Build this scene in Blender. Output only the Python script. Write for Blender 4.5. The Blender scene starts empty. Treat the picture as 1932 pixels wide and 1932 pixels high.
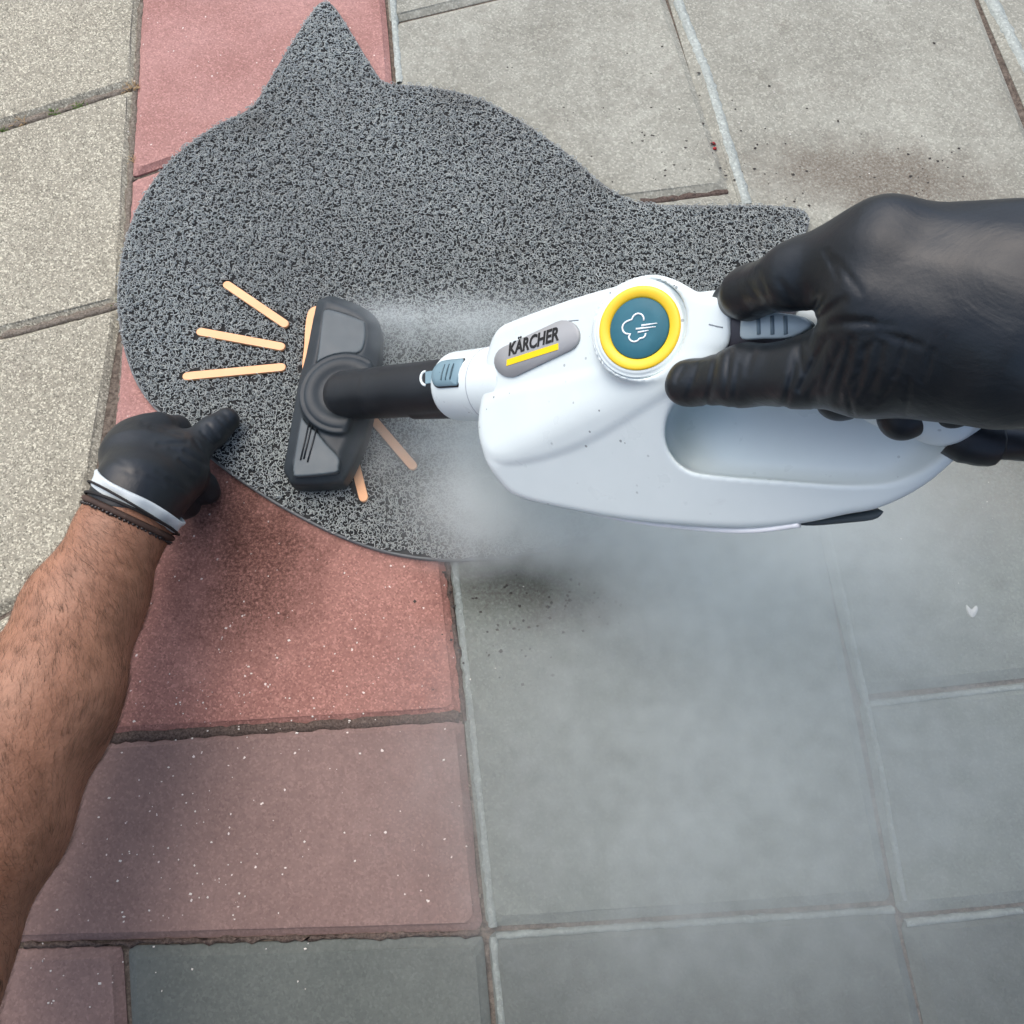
import bpy, math, random
import numpy as np
from mathutils import Vector
rng = np.random.default_rng(7); random.seed(7)
scene = bpy.context.scene; COL = scene.collection

# ---------------------------------------------------------------- camera, sky, sun, exposure
FPX, TILT, CZ = 1400.0, math.radians(72.6), 0.72          # focal length in photo pixels (frame 1932), pitch, height
cd = bpy.data.cameras.new('camera'); cd.sensor_width = 36; cd.lens = 36*FPX/1932
cd.clip_start = 0.02; cd.clip_end = 200
cam = bpy.data.objects.new('camera', cd); COL.objects.link(cam)
cam.location = (0, 0, CZ); cam.rotation_euler = (math.pi/2 - TILT, 0, 0); scene.camera = cam

SUN_EL, SUN_AZ = 64, -38                                   # azimuth from +Y, negative is left
w = bpy.data.worlds.new('World'); scene.world = w; w.use_nodes = True
nt = w.node_tree; bg = nt.nodes['Background']; sky = nt.nodes.new('ShaderNodeTexSky')
sky.sky_type = 'NISHITA'; sky.sun_disc = False
sky.sun_elevation = math.radians(SUN_EL); sky.sun_rotation = math.radians(SUN_AZ)
sky.dust_density = 3.2; sky.air_density = 0.8; sky.ozone_density = 0.2
nt.links.new(sky.outputs[0], bg.inputs[0]); bg.inputs[1].default_value = 0.15
sd = bpy.data.lights.new('sun', 'SUN'); sd.energy = 1.2; sd.angle = math.radians(75); sd.color = (1, .985, .965)
so = bpy.data.objects.new('sun', sd); COL.objects.link(so)
_e, _a = math.radians(SUN_EL), math.radians(SUN_AZ)
so.rotation_euler = Vector((math.sin(_a)*math.cos(_e), math.cos(_a)*math.cos(_e), math.sin(_e))).to_track_quat('Z', 'Y').to_euler()
vs = scene.view_settings; vs.view_transform = 'Standard'; vs.look = 'None'; vs.gamma = 1; vs.exposure = 0.82
vs.use_curve_mapping = False
scene.cycles.use_denoising = True
scene.cycles.volume_step_rate = 3.0; scene.cycles.volume_max_steps = 128; scene.cycles.volume_bounces = 4

# ---------------------------------------------------------------- finding real positions from measurements
CAM = np.array([0, 0, CZ]); RT = np.array([1., 0, 0])
FW = np.array([0, math.cos(TILT), -math.sin(TILT)]); UP = np.array([0, math.sin(TILT), math.cos(TILT)])
def ray(px, py): return FW + (px-966)/FPX*RT - (py-966)/FPX*UP
def atd(px, py, d): return CAM + d*ray(px, py)
def atz(px, py, z=0.0):
    r = ray(px, py); return CAM + (z-CZ)/r[2]*r
def g2(px, py, z=0.0): return atz(px, py, z)[:2]
def pix(P):
    v = P - CAM; d = v@FW
    return 966 + FPX*(v@RT)/d, 966 - FPX*(v@UP)/d

# ---------------------------------------------------------------- objects
def empty(name, loc, label=None, cat=None, group=None, kind=None):
    o = bpy.data.objects.new(name, None); COL.objects.link(o); o.location = loc; o.empty_display_size = .02
    for k, v in (('label', label), ('category', cat), ('group', group), ('kind', kind)):
        if v: o[k] = v
    return o
def wloc(o):
    l = np.zeros(3)
    while o is not None: l = l + np.array(o.location); o = o.parent
    return l
def obj(name, verts, faces, mat, parent=None, smooth=True, **props):
    verts = np.asarray(verts, float)
    if parent is not None: verts = verts - wloc(parent)
    me = bpy.data.meshes.new(name)
    if isinstance(faces, np.ndarray):
        n, k = faces.shape
        me.vertices.add(len(verts)); me.vertices.foreach_set('co', verts.astype(np.float32).ravel())
        me.loops.add(n*k); me.loops.foreach_set('vertex_index', faces.astype(np.int32).ravel())
        me.polygons.add(n); me.polygons.foreach_set('loop_start', np.arange(0, n*k, k, dtype=np.int32))
        me.update(calc_edges=True)
    else: me.from_pydata([tuple(v) for v in verts], [], [tuple(f) for f in faces]); me.update()
    if smooth: me.polygons.foreach_set('use_smooth', np.ones(len(me.polygons), bool))
    me.materials.append(mat); me.validate()
    o = bpy.data.objects.new(name, me); COL.objects.link(o)
    if parent is not None: o.parent = parent
    for k, v in props.items(): o[k] = v
    return o

# ---------------------------------------------------------------- materials
class N:
    def __init__(s, name):
        s.m = bpy.data.materials.new(name); s.m.use_nodes = True; s.t = s.m.node_tree
        s.b = s.t.nodes['Principled BSDF']
    def n(s, typ, **kw):
        x = s.t.nodes.new(typ)
        for k, v in kw.items():
            if hasattr(x, k): setattr(x, k, v)
            else: s.set(x, k.replace('_', ' '), v)
        return x
    def set(s, x, key, v):
        i = x.inputs[key] if isinstance(key, (int, str)) else key
        if isinstance(v, bpy.types.NodeSocket): s.t.links.new(v, i)
        else: i.default_value = v
    def pos(s): return s.n('ShaderNodeNewGeometry').outputs['Position']
    def noise(s, scale, detail=4, rough=.55, vec=None, dist=0):
        x = s.n('ShaderNodeTexNoise'); s.set(x, 'Vector', vec if vec is not None else s.pos())
        s.set(x, 'Scale', scale); s.set(x, 'Detail', detail); s.set(x, 'Roughness', rough); s.set(x, 'Distortion', dist); return x.outputs[0]
    def vor(s, scale, vec=None, out='Distance', feature='F1'):
        x = s.n('ShaderNodeTexVoronoi'); x.feature = feature; s.set(x, 'Vector', vec if vec is not None else s.pos()); s.set(x, 'Scale', scale); return x.outputs[out]
    def ramp(s, v, a, b, lo=0., hi=1.):
        x = s.n('ShaderNodeMapRange'); s.set(x, 0, v); s.set(x, 1, a); s.set(x, 2, b); s.set(x, 3, lo); s.set(x, 4, hi); return x.outputs[0]
    def math(s, op, a, b=0.):
        x = s.n('ShaderNodeMath', operation=op); s.set(x, 0, a); s.set(x, 1, b); return x.outputs[0]
    def mix(s, f, a, b, typ='MIX'):
        x = s.n('ShaderNodeMix', data_type='RGBA', blend_type=typ)
        s.set(x, x.inputs[0], f)
        for i, v in ((6, a), (7, b)):
            s.set(x, x.inputs[i], v if isinstance(v, bpy.types.NodeSocket) else (*v[:3], 1))
        return x.outputs[2]
    def bump(s, h, strength=.3, dist=.001):
        x = s.n('ShaderNodeBump'); s.set(x, 'Strength', strength); s.set(x, 'Distance', dist); s.set(x, 'Height', h)
        s.set(s.b, 'Normal', x.outputs[0])
    def out(s, col, rough=.6, spec=.5, **kw):
        s.set(s.b, 'Base Color', col if isinstance(col, bpy.types.NodeSocket) else (*col[:3], 1)); s.set(s.b, 'Roughness', rough)
        s.set(s.b, 'Specular IOR Level', spec)
        for k, v in kw.items(): s.set(s.b, k.replace('_', ' '), v)
        return s.m
def srgb(r, g, b):
    f = lambda c: (c/255/12.92 if c/255 <= .04045 else ((c/255+.055)/1.055)**2.4)
    return (f(r), f(g), f(b))
def stain(m, cx, cy, rx, ry, rag=.35, ang=0):
    """mask 0..1 of a ragged stain centred on a ground point"""
    p = m.pos(); s = m.n('ShaderNodeVectorMath', operation='SUBTRACT'); m.set(s, 0, p); m.set(s, 1, (cx, cy, 0))
    r = m.n('ShaderNodeVectorRotate', rotation_type='Z_AXIS'); m.set(r, 'Vector', s.outputs[0]); m.set(r, 'Angle', ang)
    d = m.n('ShaderNodeVectorMath', operation='MULTIPLY'); m.set(d, 0, r.outputs[0]); m.set(d, 1, (1/rx, 1/ry, 0))
    l = m.n('ShaderNodeVectorMath', operation='LENGTH'); m.set(l, 0, d.outputs[0])
    v = m.math('ADD', l.outputs['Value'], m.math('MULTIPLY', m.math('SUBTRACT', m.noise(28, 6, .65), .5), rag*4))
    return m.ramp(v, 1.1, .35)
def concrete(name, base, dark, fine=320, contrast=.5, fleck=0., fleckcol=(.85, .8, .75), dirtcol=(.12, .10, .08), dirt=.4, stains=(), rough=.85, mott=.5):
    m = N(name)
    c = m.mix(m.ramp(m.noise(9, 6, .6), .3, .7), base, dark)                       # broad mottling
    c = m.mix(m.ramp(m.noise(60, 5, .7), .35, .75, 0, mott), c, [x*.55 for x in dark])
    cell = m.n('ShaderNodeSeparateColor'); m.set(cell, 0, m.vor(fine, out='Color'))
    c = m.mix(m.ramp(cell.outputs[0], .55, 1, 0, contrast), c, [min(1, x*1.9) for x in base])   # pale grains
    c = m.mix(m.ramp(cell.outputs[1], .62, 1, 0, contrast), c, [x*.35 for x in dark])           # dark grains
    c = m.mix(m.ramp(m.noise(700, 2), .3, .7, 0, contrast*.5), c, [x*.6 for x in dark])
    if fleck:
        d = m.math('ADD', m.vor(150), m.ramp(m.noise(420, 2), .3, .7, -.12, .12)); s2 = m.n('ShaderNodeSeparateColor'); m.set(s2, 0, m.vor(150, out='Color'))
        size = m.ramp(s2.outputs[0], .72, 1, -.1, .17)
        f = m.math('MULTIPLY', m.math('LESS_THAN', d, size), fleck)
        c = m.mix(f, c, fleckcol)
    c = m.mix(m.ramp(m.noise(16, 8, .75, dist=.4), .56, .78, 0, dirt), c, dirtcol)
    r = rough
    for (cx, cy, rx, ry, col, k, ang) in stains:
        c = m.mix(m.math('MULTIPLY', stain(m, cx, cy, rx, ry, ang=ang), m.ramp(m.noise(300, 4, .75), .38, .6, .3*k, k)), c, col)
    h = m.math('ADD', m.math('MULTIPLY', cell.outputs[0], .6), m.noise(220, 5, .7))
    m.bump(h, .55, .0012)
    return m.out(c, r, .3)
def plastic(name, col, rough=.4, spec=.5, bump=.04, scale=900, var=.06, **kw):
    m = N(name)
    c = m.mix(m.ramp(m.noise(30, 5, .6), .3, .7), [x*(1-var) for x in col], [min(1, x*(1+var)) for x in col])
    m.bump(m.noise(scale, 2), bump, .0005)
    return m.out(c, m.ramp(m.noise(40, 4), .3, .7, rough*.85, rough*1.15), spec, **kw)

# ---------------------------------------------------------------- shape helpers
def smin(a, b, k):
    h = np.clip(.5+.5*(b-a)/k, 0, 1); return b+(a-b)*h - k*h*(1-h)
def smax(a, b, k): return -smin(-a, -b, k)
def cone(P, a, b, ra, rb):
    a = np.asarray(a, float); b = np.asarray(b, float); ab = b-a
    t = np.clip(((P-a)@ab)/max(ab@ab, 1e-12), 0, 1)
    return np.linalg.norm(P-a-t[..., None]*ab, axis=-1) - (ra+(rb-ra)*t)
def chain(P, pts, k=.006):
    d = None
    for (a, ra), (b, rb) in zip(pts[:-1], pts[1:]):
        e = cone(P, a, b, ra, rb); d = e if d is None else smin(d, e, k)
    return d
def poly2(X, Y, poly):
    """signed distance to a polygon"""
    poly = np.asarray(poly, float); d = np.full(X.shape, 1e9); s = np.ones(X.shape)
    n = len(poly)
    for i in range(n):
        a = poly[i]; b = poly[i-1]; ex, ey = b-a; wx = X-a[0]; wy = Y-a[1]
        t = np.clip((wx*ex+wy*ey)/(ex*ex+ey*ey+1e-18), 0, 1)
        d = np.minimum(d, (wx-ex*t)**2+(wy-ey*t)**2)
        c1 = Y >= a[1]; c2 = Y < b[1]; c3 = ex*wy > ey*wx
        s = np.where((c1 & c2 & c3) | (~c1 & ~c2 & ~c3), -s, s)
    return s*np.sqrt(d)
def spline(pts, n=8, closed=True):
    """Catmull-Rom through points"""
    p = np.asarray(pts, float); N_ = len(p); out = []
    for i in range(N_ if closed else N_-1):
        if closed: a, b, c, d = p[i-1], p[i], p[(i+1) % N_], p[(i+2) % N_]
        else: a, b, c, d = p[max(i-1, 0)], p[i], p[i+1], p[min(i+2, N_-1)]
        for t in np.arange(n)/n:
            out.append(.5*((2*b)+(c-a)*t+(2*a-5*b+4*c-d)*t*t+(3*b-a-3*c+d)*t**3))
    if not closed: out.append(p[-1])
    return np.array(out)
def extr(d2, n, lo, hi, r):
    """rounded extrusion from a 2D distance"""
    q = np.stack([d2+r, np.abs(n-(lo+hi)/2)-(hi-lo)/2+r], -1)
    return np.linalg.norm(np.maximum(q, 0), axis=-1)+np.minimum(q.max(-1), 0)-r
def nets(f, lo, hi, h, polish=2):
    """surface nets of f(P) <= 0"""
    lo = np.array(lo, float); hi = np.array(hi, float)
    ax = [np.arange(lo[i], hi[i]+h, h) for i in range(3)]
    G = np.stack(np.meshgrid(*ax, indexing='ij'), -1); S = G.shape[:3]
    V = np.concatenate([f(g) for g in np.array_split(G, max(1, S[0]//16), axis=0)], 0)
    ins = V < 0
    acc = np.zeros((S[0]-1, S[1]-1, S[2]-1, 3)); cnt = np.zeros(acc.shape[:3])
    offs = [(0, 0), (0, 1), (1, 0), (1, 1)]
    for a in range(3):
        b, c = [i for i in range(3) if i != a]
        s0 = [slice(None)]*3; s1 = [slice(None)]*3; s0[a] = slice(0, -1); s1[a] = slice(1, None)
        v0, v1 = V[tuple(s0)], V[tuple(s1)]; cr = ins[tuple(s0)] != ins[tuple(s1)]
        t = np.where(cr, v0/np.where(cr, v0-v1, 1), 0)
        p = G[tuple(s0)].copy(); p[..., a] += t*h
        for ob, oc in offs:
            sl = [slice(None)]*3
            sl[b] = slice(ob, S[b]-1+ob); sl[c] = slice(oc, S[c]-1+oc)
            m = cr[tuple(sl)]; acc[m] += p[tuple(sl)][m]; cnt[m] += 1
    act = cnt > 0; idx = np.full(act.shape, -1); idx[act] = np.arange(act.sum())
    verts = acc[act]/cnt[act][:, None]; quads = []
    for a in range(3):
        b, c = (a+1) % 3, (a+2) % 3
        s0 = [slice(1, -1)]*3; s1 = [slice(1, -1)]*3; s0[a] = slice(0, -1); s1[a] = slice(1, None)
        i0, i1 = ins[tuple(s0)], ins[tuple(s1)]; cr = np.argwhere(i0 != i1)
        if not len(cr): continue
        flip = i0[tuple(cr.T)]
        base = cr.copy(); base[:, b] += 1; base[:, c] += 1
        q = []
        for ob, oc in ((-1, -1), (0, -1), (0, 0), (-1, 0)):
            k = base.copy(); k[:, b] += ob; k[:, c] += oc; q.append(idx[tuple(k.T)])
        q = np.stack(q, 1); q[~flip] = q[~flip][:, ::-1]; quads.append(q)
    quads = np.concatenate(quads); quads = quads[(quads >= 0).all(1)]
    e = h*.05
    for _ in range(polish):
        v = f(verts); gr = np.stack([(f(verts+e*u)-f(verts-e*u))/(2*e) for u in np.eye(3)], -1)
        st = v[:, None]*gr/np.maximum((gr*gr).sum(1), .2)[:, None]
        verts = verts-np.clip(st, -h*.6, h*.6)
    return verts, quads
def tube(path, r, sides=8, cap=True):
    p = np.asarray(path, float); n = len(p); r = np.broadcast_to(np.asarray(r, float), (n,))
    t = np.gradient(p, axis=0); t /= np.linalg.norm(t, axis=1)[:, None]+1e-12
    ref = np.array([0, 0, 1.]) if abs(t[0, 2]) < .9 else np.array([1., 0, 0])
    V = []; u = np.cross(t[0], ref)
    for i in range(n):
        u = u-t[i]*(u@t[i]); u /= np.linalg.norm(u)+1e-12; v = np.cross(t[i], u)
        a = np.arange(sides)*2*math.pi/sides
        V.append(p[i]+r[i]*(np.cos(a)[:, None]*u+np.sin(a)[:, None]*v))
    F = []
    for i in range(n-1):
        for j in range(sides):
            k = (j+1) % sides; F.append((i*sides+j, i*sides+k, (i+1)*sides+k, (i+1)*sides+j))
    if cap: F.append(tuple(range(sides))[::-1]); F.append(tuple((n-1)*sides+j for j in range(sides)))
    return np.concatenate(V), F
def plate(outline, nrm, thick, bev=.0006):
    """flat plate: 3D outline (on the carrying surface), raised along nrm with a small bevel"""
    o = np.asarray(outline, float); n = len(o); c = o.mean(0); nrm = np.asarray(nrm, float)
    dirs = o-c; dirs /= np.linalg.norm(dirs, axis=1)[:, None]
    rings = [o-nrm*thick*.6, o+nrm*(thick-bev), o+nrm*thick-dirs*bev]
    V = np.concatenate(rings); F = []
    for k in range(2):
        for i in range(n):
            j = (i+1) % n; F.append((k*n+i, k*n+j, (k+1)*n+j, (k+1)*n+i))
    F.append(tuple(2*n+i for i in range(n))); F.append(tuple(range(n))[::-1])
    a = np.zeros(3)
    for i in range(n): a += np.cross(o[i]-c, o[(i+1) % n]-c)
    if a@nrm < 0: F = [f[::-1] for f in F]
    return V, F
def merge(parts):
    V, F, k = [], [], 0
    for v, f in parts:
        V.append(np.asarray(v)); F += [tuple(int(i)+k for i in q) for q in f]; k += len(v)
    return np.concatenate(V), F

# ================================================================ GROUND AND PAVING
SOIL = N('joint_soil')
SOIL_C = SOIL.mix(SOIL.ramp(SOIL.noise(220, 5, .7), .35, .7), (.055, .042, .033), (.20, .165, .13))
SOIL.bump(SOIL.noise(400, 4), .8, .002); M_SOIL = SOIL.out(SOIL_C, .95, .2)
R = 40; gv = [(-R, -R, -.0065), (R, -R, -.0065), (R, R, -.0065), (-R, R, -.0065)]
obj('ground', gv, [(0, 1, 2, 3)], M_SOIL, kind='structure')
wet1 = (*g2(480, 1080), .085, .10, (.05, .018, .011), .88, .4)
wet2 = (*g2(420, 960), .07, .06, (.045, .016, .01), .8, .2)
wetA = (*g2(970, 1108), .085, .030, (.06, .05, .04), .62, -.12)
wetB = (*g2(1090, 1155), .065, .024, (.06, .05, .042), .6, -.2)
wetC = (*g2(1230, 1010), .10, .03, (.08, .07, .065), .55, 0)
brn1 = (*g2(1650, 335), .17, .065, (.11, .085, .062), .85, .1)
brn2 = (*g2(1850, 900), .12, .09, (.14, .115, .09), .4, 0)
M_RED = concrete('red_slab', srgb(172, 132, 124), srgb(150, 109, 100), fine=600, contrast=.32, fleck=.85, fleckcol=(.75, .66, .6), dirtcol=(.14, .06, .05), dirt=.25, stains=(wet1, wet2), mott=.25)
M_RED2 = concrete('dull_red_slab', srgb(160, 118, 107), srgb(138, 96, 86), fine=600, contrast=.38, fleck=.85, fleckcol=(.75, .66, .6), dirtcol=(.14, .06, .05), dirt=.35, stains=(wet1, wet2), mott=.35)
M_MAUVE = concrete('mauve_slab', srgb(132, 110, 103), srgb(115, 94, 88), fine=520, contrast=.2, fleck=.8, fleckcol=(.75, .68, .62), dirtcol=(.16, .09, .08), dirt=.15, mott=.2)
M_WARM = concrete('warm_grey_slab', srgb(168, 164, 146), srgb(146, 141, 124), fine=620, contrast=.85, dirt=.3, dirtcol=(.17, .14, .11), mott=.45)
M_GREY = concrete('grey_slab', srgb(161, 161, 148), srgb(133, 132, 120), fine=480, contrast=.3, dirt=.55, dirtcol=(.17, .15, .12), stains=(brn1, brn2, wetA, wetB, wetC), mott=.45)
M_MID_SHADE = concrete('mid_grey_shaded_slab', srgb(117, 123, 115), srgb(99, 104, 98), fine=480, contrast=.22, dirt=.2, dirtcol=(.14, .13, .12), stains=(brn2, wetA, wetB, wetC), mott=.25)  # grey slab darkened in its colour for the person's shade on the nearer rows
M_COOL_SHADE = concrete('cool_grey_shaded_slab', srgb(98, 103, 98), srgb(84, 89, 85), fine=480, contrast=.15, dirt=.15, dirtcol=(.12, .12, .11), mott=.2)  # cool grey tone plus deeper painted shade for the nearest rows
pav = empty('pavement', (0, 0.3, 0), kind='structure')
def slab(c, mat, gap=.0022, ch=.008, drop=.005, z=0., tilt=0., rough=.0006):
    """c: four ground corners, anticlockwise from near left; a chamfered paving slab"""
    c = [np.array(p, float) for p in c]
    cen = sum(c)/4
    def inset(k):
        out = []
        for i in range(4):
            a, b, d = c[i-1], c[i], c[(i+1) % 4]
            e1 = (b-a)/np.linalg.norm(b-a); e2 = (d-b)/np.linalg.norm(d-b)
            n1 = np.array([-e1[1], e1[0]]); n2 = np.array([-e2[1], e2[0]])
            A = np.array([n1, n2]); out.append(np.linalg.solve(A, np.array([n1@b+k, n2@b+k])))
        return out
    def ring(k, zz, rad, jit):
        q = inset(k); pts = []
        for i in range(4):
            a, b, d = q[i-1], q[i], q[(i+1) % 4]
            e1 = (a-b)/np.linalg.norm(a-b); e2 = (d-b)/np.linalg.norm(d-b)
            pts += [b+e1*rad, b+(e1+e2)*rad*.3, b+e2*rad]
            for t in (.25, .5, .75): pts.append((b+e2*rad)*(1-t)+(d-e2*rad)*t)
        pts = np.array(pts); pts = pts+rng.normal(0, jit, pts.shape)
        return np.column_stack([pts, zz+(pts-cen)@np.array([tilt, -tilt*.5])])
    rs = [ring(gap, z-.045, .006, 0), ring(gap, z-drop, .006, rough), ring(gap+ch*.75, z-drop*.28, .007, rough*.8), ring(gap+ch, z, .008, rough*.6)]
    n = len(rs[0]); V = np.concatenate(rs); F = []
    for k in range(3):
        for i in range(n):
            j = (i+1) % n; F.append((k*n+i, k*n+j, (k+1)*n+j, (k+1)*n+i))
    F.append(tuple(3*n+i for i in range(n)))
    return obj('paving_slab', V, F, mat, pav, smooth=False)
def line_at(P, y):
    """x on a joint polyline at a ground y"""
    P = sorted(P, key=lambda p: p[1]); ys = [p[1] for p in P]; xs = [p[0] for p in P]
    if y <= ys[0]: return xs[0]+(y-ys[0])*(xs[1]-xs[0])/(ys[1]-ys[0])
    if y >= ys[-1]: return xs[-1]+(y-ys[-1])*(xs[-1]-xs[-2])/(ys[-1]-ys[-2])
    return float(np.interp(y, ys, xs))
def G(*pp): return [g2(*p) for p in pp]
J1 = G((264, 0), (251, 200), (238, 400), (226, 790))+[(-.452, -.05), (-.47, -.2)]
J2 = G((729, 0), (741, 155), (844, 1060), (877, 1360), (914, 1750), (930, 1932))
J3 = G((1264, 0), (1319, 140), (1393, 385), (1550, 985), (1601, 1230), (1650, 1450), (1697, 1735), (1745, 1932))
J4 = G((1845, -20), (1936, 160))+[(.665, .35), (.675, -.25)]
J0 = [(p[0]-.40, p[1]) for p in J1]; Jm = [(p[0]-.40, p[1]) for p in J0]
J5 = [(p[0]+.34, p[1]) for p in J4]; J6 = [(p[0]+.34, p[1]) for p in J5]
def off_(P, dx): return [(p[0]+dx, p[1]) for p in P]
def cross(J, L):
    """where the row line L = (p, q) meets joint J"""
    (x0, y0), (x1, y1) = L; y = y0
    for _ in range(30):
        x = line_at(J, y); y = y0+(x-x0)*(y1-y0)/(x1-x0)
    return (x, y)
def column(JL, JR, rows, mats, **kw):
    for (a, b, m) in zip(rows[:-1], rows[1:], mats):
        c = [cross(JL, a), cross(JR, a), cross(JR, b), cross(JL, b)]
        # corners that need the joint to bend inside the slab are rare here; the joints are close to straight
        slab(c, m, z=rng.normal(0, .0004), tilt=rng.normal(0, .0012), **kw)
def rl(p, q): return (g2(*p), g2(*q))
def up(L, dy): return ((L[0][0], L[0][1]+dy), (L[1][0], L[1][1]+dy))
# red band
r0 = rl((40, 1787), (905, 1762)); r1 = rl((195, 1393), (865, 1352)); r2 = rl((215, 860), (830, 735)); r3 = rl((255, 330), (310, 311)); 
rows = [r0, r1, r2]+[up(r3, .33*i) for i in range(7)]
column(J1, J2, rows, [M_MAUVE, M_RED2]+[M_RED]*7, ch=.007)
# row below the red band: a mauve slab and a shade-darkened cool grey one either side of a short joint
Jb = G((230, 1790), (239, 1932)); lowb = up(r0, -.34)
column(J1, Jb, [lowb, r0], [M_MAUVE]); column(Jb, J2, [lowb, r0], [M_COOL_SHADE])
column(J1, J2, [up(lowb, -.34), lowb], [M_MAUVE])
# grey column between the long joints
a0 = rl((930, 1757), (1690, 1706)); a1 = rl((870, 1040), (1500, 975)); a2 = rl((1200, 378), (1375, 357)); a3 = rl((735, 40), (870, 8))
column(J2, J3, [up(a0, -.7), up(a0, -.34), a0, a1, a2, a3]+[up(a3, .34*i) for i in range(1, 6)], [M_COOL_SHADE, M_COOL_SHADE, M_MID_SHADE]+[M_GREY]*7, ch=.009)
# grey column on the right
b0 = rl((1700, 1733), (1932, 1708)); b1 = rl((1620, 1318), (1932, 1284)); b2 = rl((1520, 820), (1900, 770)); 
b3 = up(b2, .42)
b3 = ((b3[0][0], .622), (b3[1][0], .65)); b4 = up(b3, .36); b2 = ((b2[0][0], .33), (b2[1][0], .35))
column(J3, J4, [up(b0, -.7), up(b0, -.34), b0, b1, b2, up(b2, .62)]+[up(b2, .62+.35*i) for i in range(1, 6)], [M_COOL_SHADE, M_COOL_SHADE, M_MID_SHADE, M_MID_SHADE]+[M_GREY]*6, ch=.010)
for JA, JB, off in ((J4, J5, .1), (J5, J6, .0)):
    b = ((JA[0][0], -.5+off), (JA[0][0]+.3, -.48+off))
    column(JA, JB, [up(b, .34*i) for i in range(10)], [M_GREY]*9, ch=.009)
# warm grey slabs on the left
l1 = rl((0, 238), (255, 158)); l2 = rl((0, 630), (222, 572)); l3 = rl((20, 1150), (212, 1040))
l3 = (l3[0], l3[1]); rowsl = [up(l3, -.62), up(l3, -.31), l3, l2, l1]+[up(l1, .32*i) for i in range(1, 6)]
column(J0, J1, rowsl, [M_WARM]*9, ch=.008, drop=.006, rough=.0009)
column(Jm, J0, [up(l, -.12) for l in rowsl], [M_WARM]*9, ch=.008, drop=.006)
column(off_(Jm, -.4), Jm, [up(l, -.24) for l in rowsl], [M_WARM]*9, ch=.008, drop=.006)

def joint_strip(path, width, z, name, mat, jit=.0006, **kw):
    """a low ragged bar of sand, cement or painted edge glint lying along a joint"""
    p = np.array(path, float); L = np.concatenate([[0], np.cumsum(np.linalg.norm(np.diff(p, axis=0), axis=1))]); n = max(8, int(L[-1]/.006))
    t = np.linspace(0, L[-1], n); q = np.column_stack([np.interp(t, L, p[:, 0]), np.interp(t, L, p[:, 1])]); tg = np.gradient(q, axis=0); tg /= np.linalg.norm(tg, axis=1)[:, None]
    nn_ = np.column_stack([-tg[:, 1], tg[:, 0]]); V = []
    for k, (o_, zz) in enumerate(((-.5, -.006), (-.42, -.0006), (0, 0), (.42, -.0006), (.5, -.006))):
        V.append(np.column_stack([q+nn_*(o_*width+rng.normal(0, jit, (n, 1))), z+zz+rng.normal(0, jit*.3, n)]))
    V = np.stack(V, 1).reshape(-1, 3); F = [(i*5+k, i*5+k+1, i*5+k+6, i*5+k+5) for i in range(n-1) for k in range(4)]
    F = [f[::-1] for f in F]; return obj(name, V, F, mat, pav, **kw)
M_CEM = concrete('pale_cement', srgb(172, 178, 170), srgb(150, 156, 149), fine=420, contrast=.3, dirt=.3, dirtcol=(.2, .18, .15), mott=.3)
M_SAND = N('joint_sand'); _c = M_SAND.mix(M_SAND.ramp(M_SAND.noise(420, 4, .75), .35, .68), (.045, .032, .027), (.15, .115, .095)); M_SAND.bump(M_SAND.noise(500, 4), .8, .002); M_SAND = M_SAND.out(_c, .95, .15)
def off(P, dx): return [(p[0]+dx, p[1]) for p in P]
joint_strip(off(G((1264, 0), (1319, 140), (1393, 385)), .0105), .013, .0012, 'cement_and_glint_strip', M_CEM)
joint_strip(off(G((1845, -20), (1936, 160)), .012), .016, .0012, 'cement_and_glint_strip', M_CEM)
joint_strip(off(G((729, 0), (741, 155)), .0085), .009, .0010, 'cement_and_glint_strip', M_CEM)
M_CEMD_GLINT = concrete('grey_cement_and_glint', srgb(138, 145, 140), srgb(118, 125, 120), fine=420, contrast=.25, dirt=.3, dirtcol=(.18, .16, .13), mott=.3)
joint_strip(off(G((844, 1060), (877, 1360), (914, 1750)), .0080), .0085, .0002, 'cement_and_glint_strip', M_CEMD_GLINT, .0009)
joint_strip(off(G((916, 1768), (932, 1932), (940, 2030)), .0070), .007, .0000, 'cement_and_glint_strip', M_CEMD_GLINT)
for pth in (G((936, 1768), (1690, 1718)), G((1712, 1744), (1932, 1720)), G((1632, 1330), (1932, 1296))): joint_strip(pth, .0055, -.0008, 'cement_and_glint_strip', M_CEMD_GLINT, .0004)  # pale strips paint the light caught by the slab chamfers
joint_strip(off(G((1550, 985), (1601, 1230), (1650, 1450), (1692, 1700)), .0075), .006, -.0006, 'cement_and_glint_strip', M_CEMD_GLINT, .0004)  # chamfer highlight along the long joint, put in as a paler strip
for pth, wd_, zz in ((G((195, 1393), (865, 1352)), .0115, -.0022), (G((844, 1060), (877, 1360)), .006, -.003), (G((40, 1787), (905, 1762)), .0042, -.003), (G((1210, 377), (1375, 357)), .008, -.003)):
    joint_strip(pth, wd_, zz, 'joint_sand', M_SAND, .0011, kind='stuff')
M_SANDL = N('pale_joint_sand'); _c = M_SANDL.mix(M_SANDL.ramp(M_SANDL.noise(420, 4, .75), .35, .68), (.09, .075, .058), (.27, .235, .19)); M_SANDL.bump(M_SANDL.noise(500, 4), .8, .002); M_SANDL = M_SANDL.out(_c, .95, .15)
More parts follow.
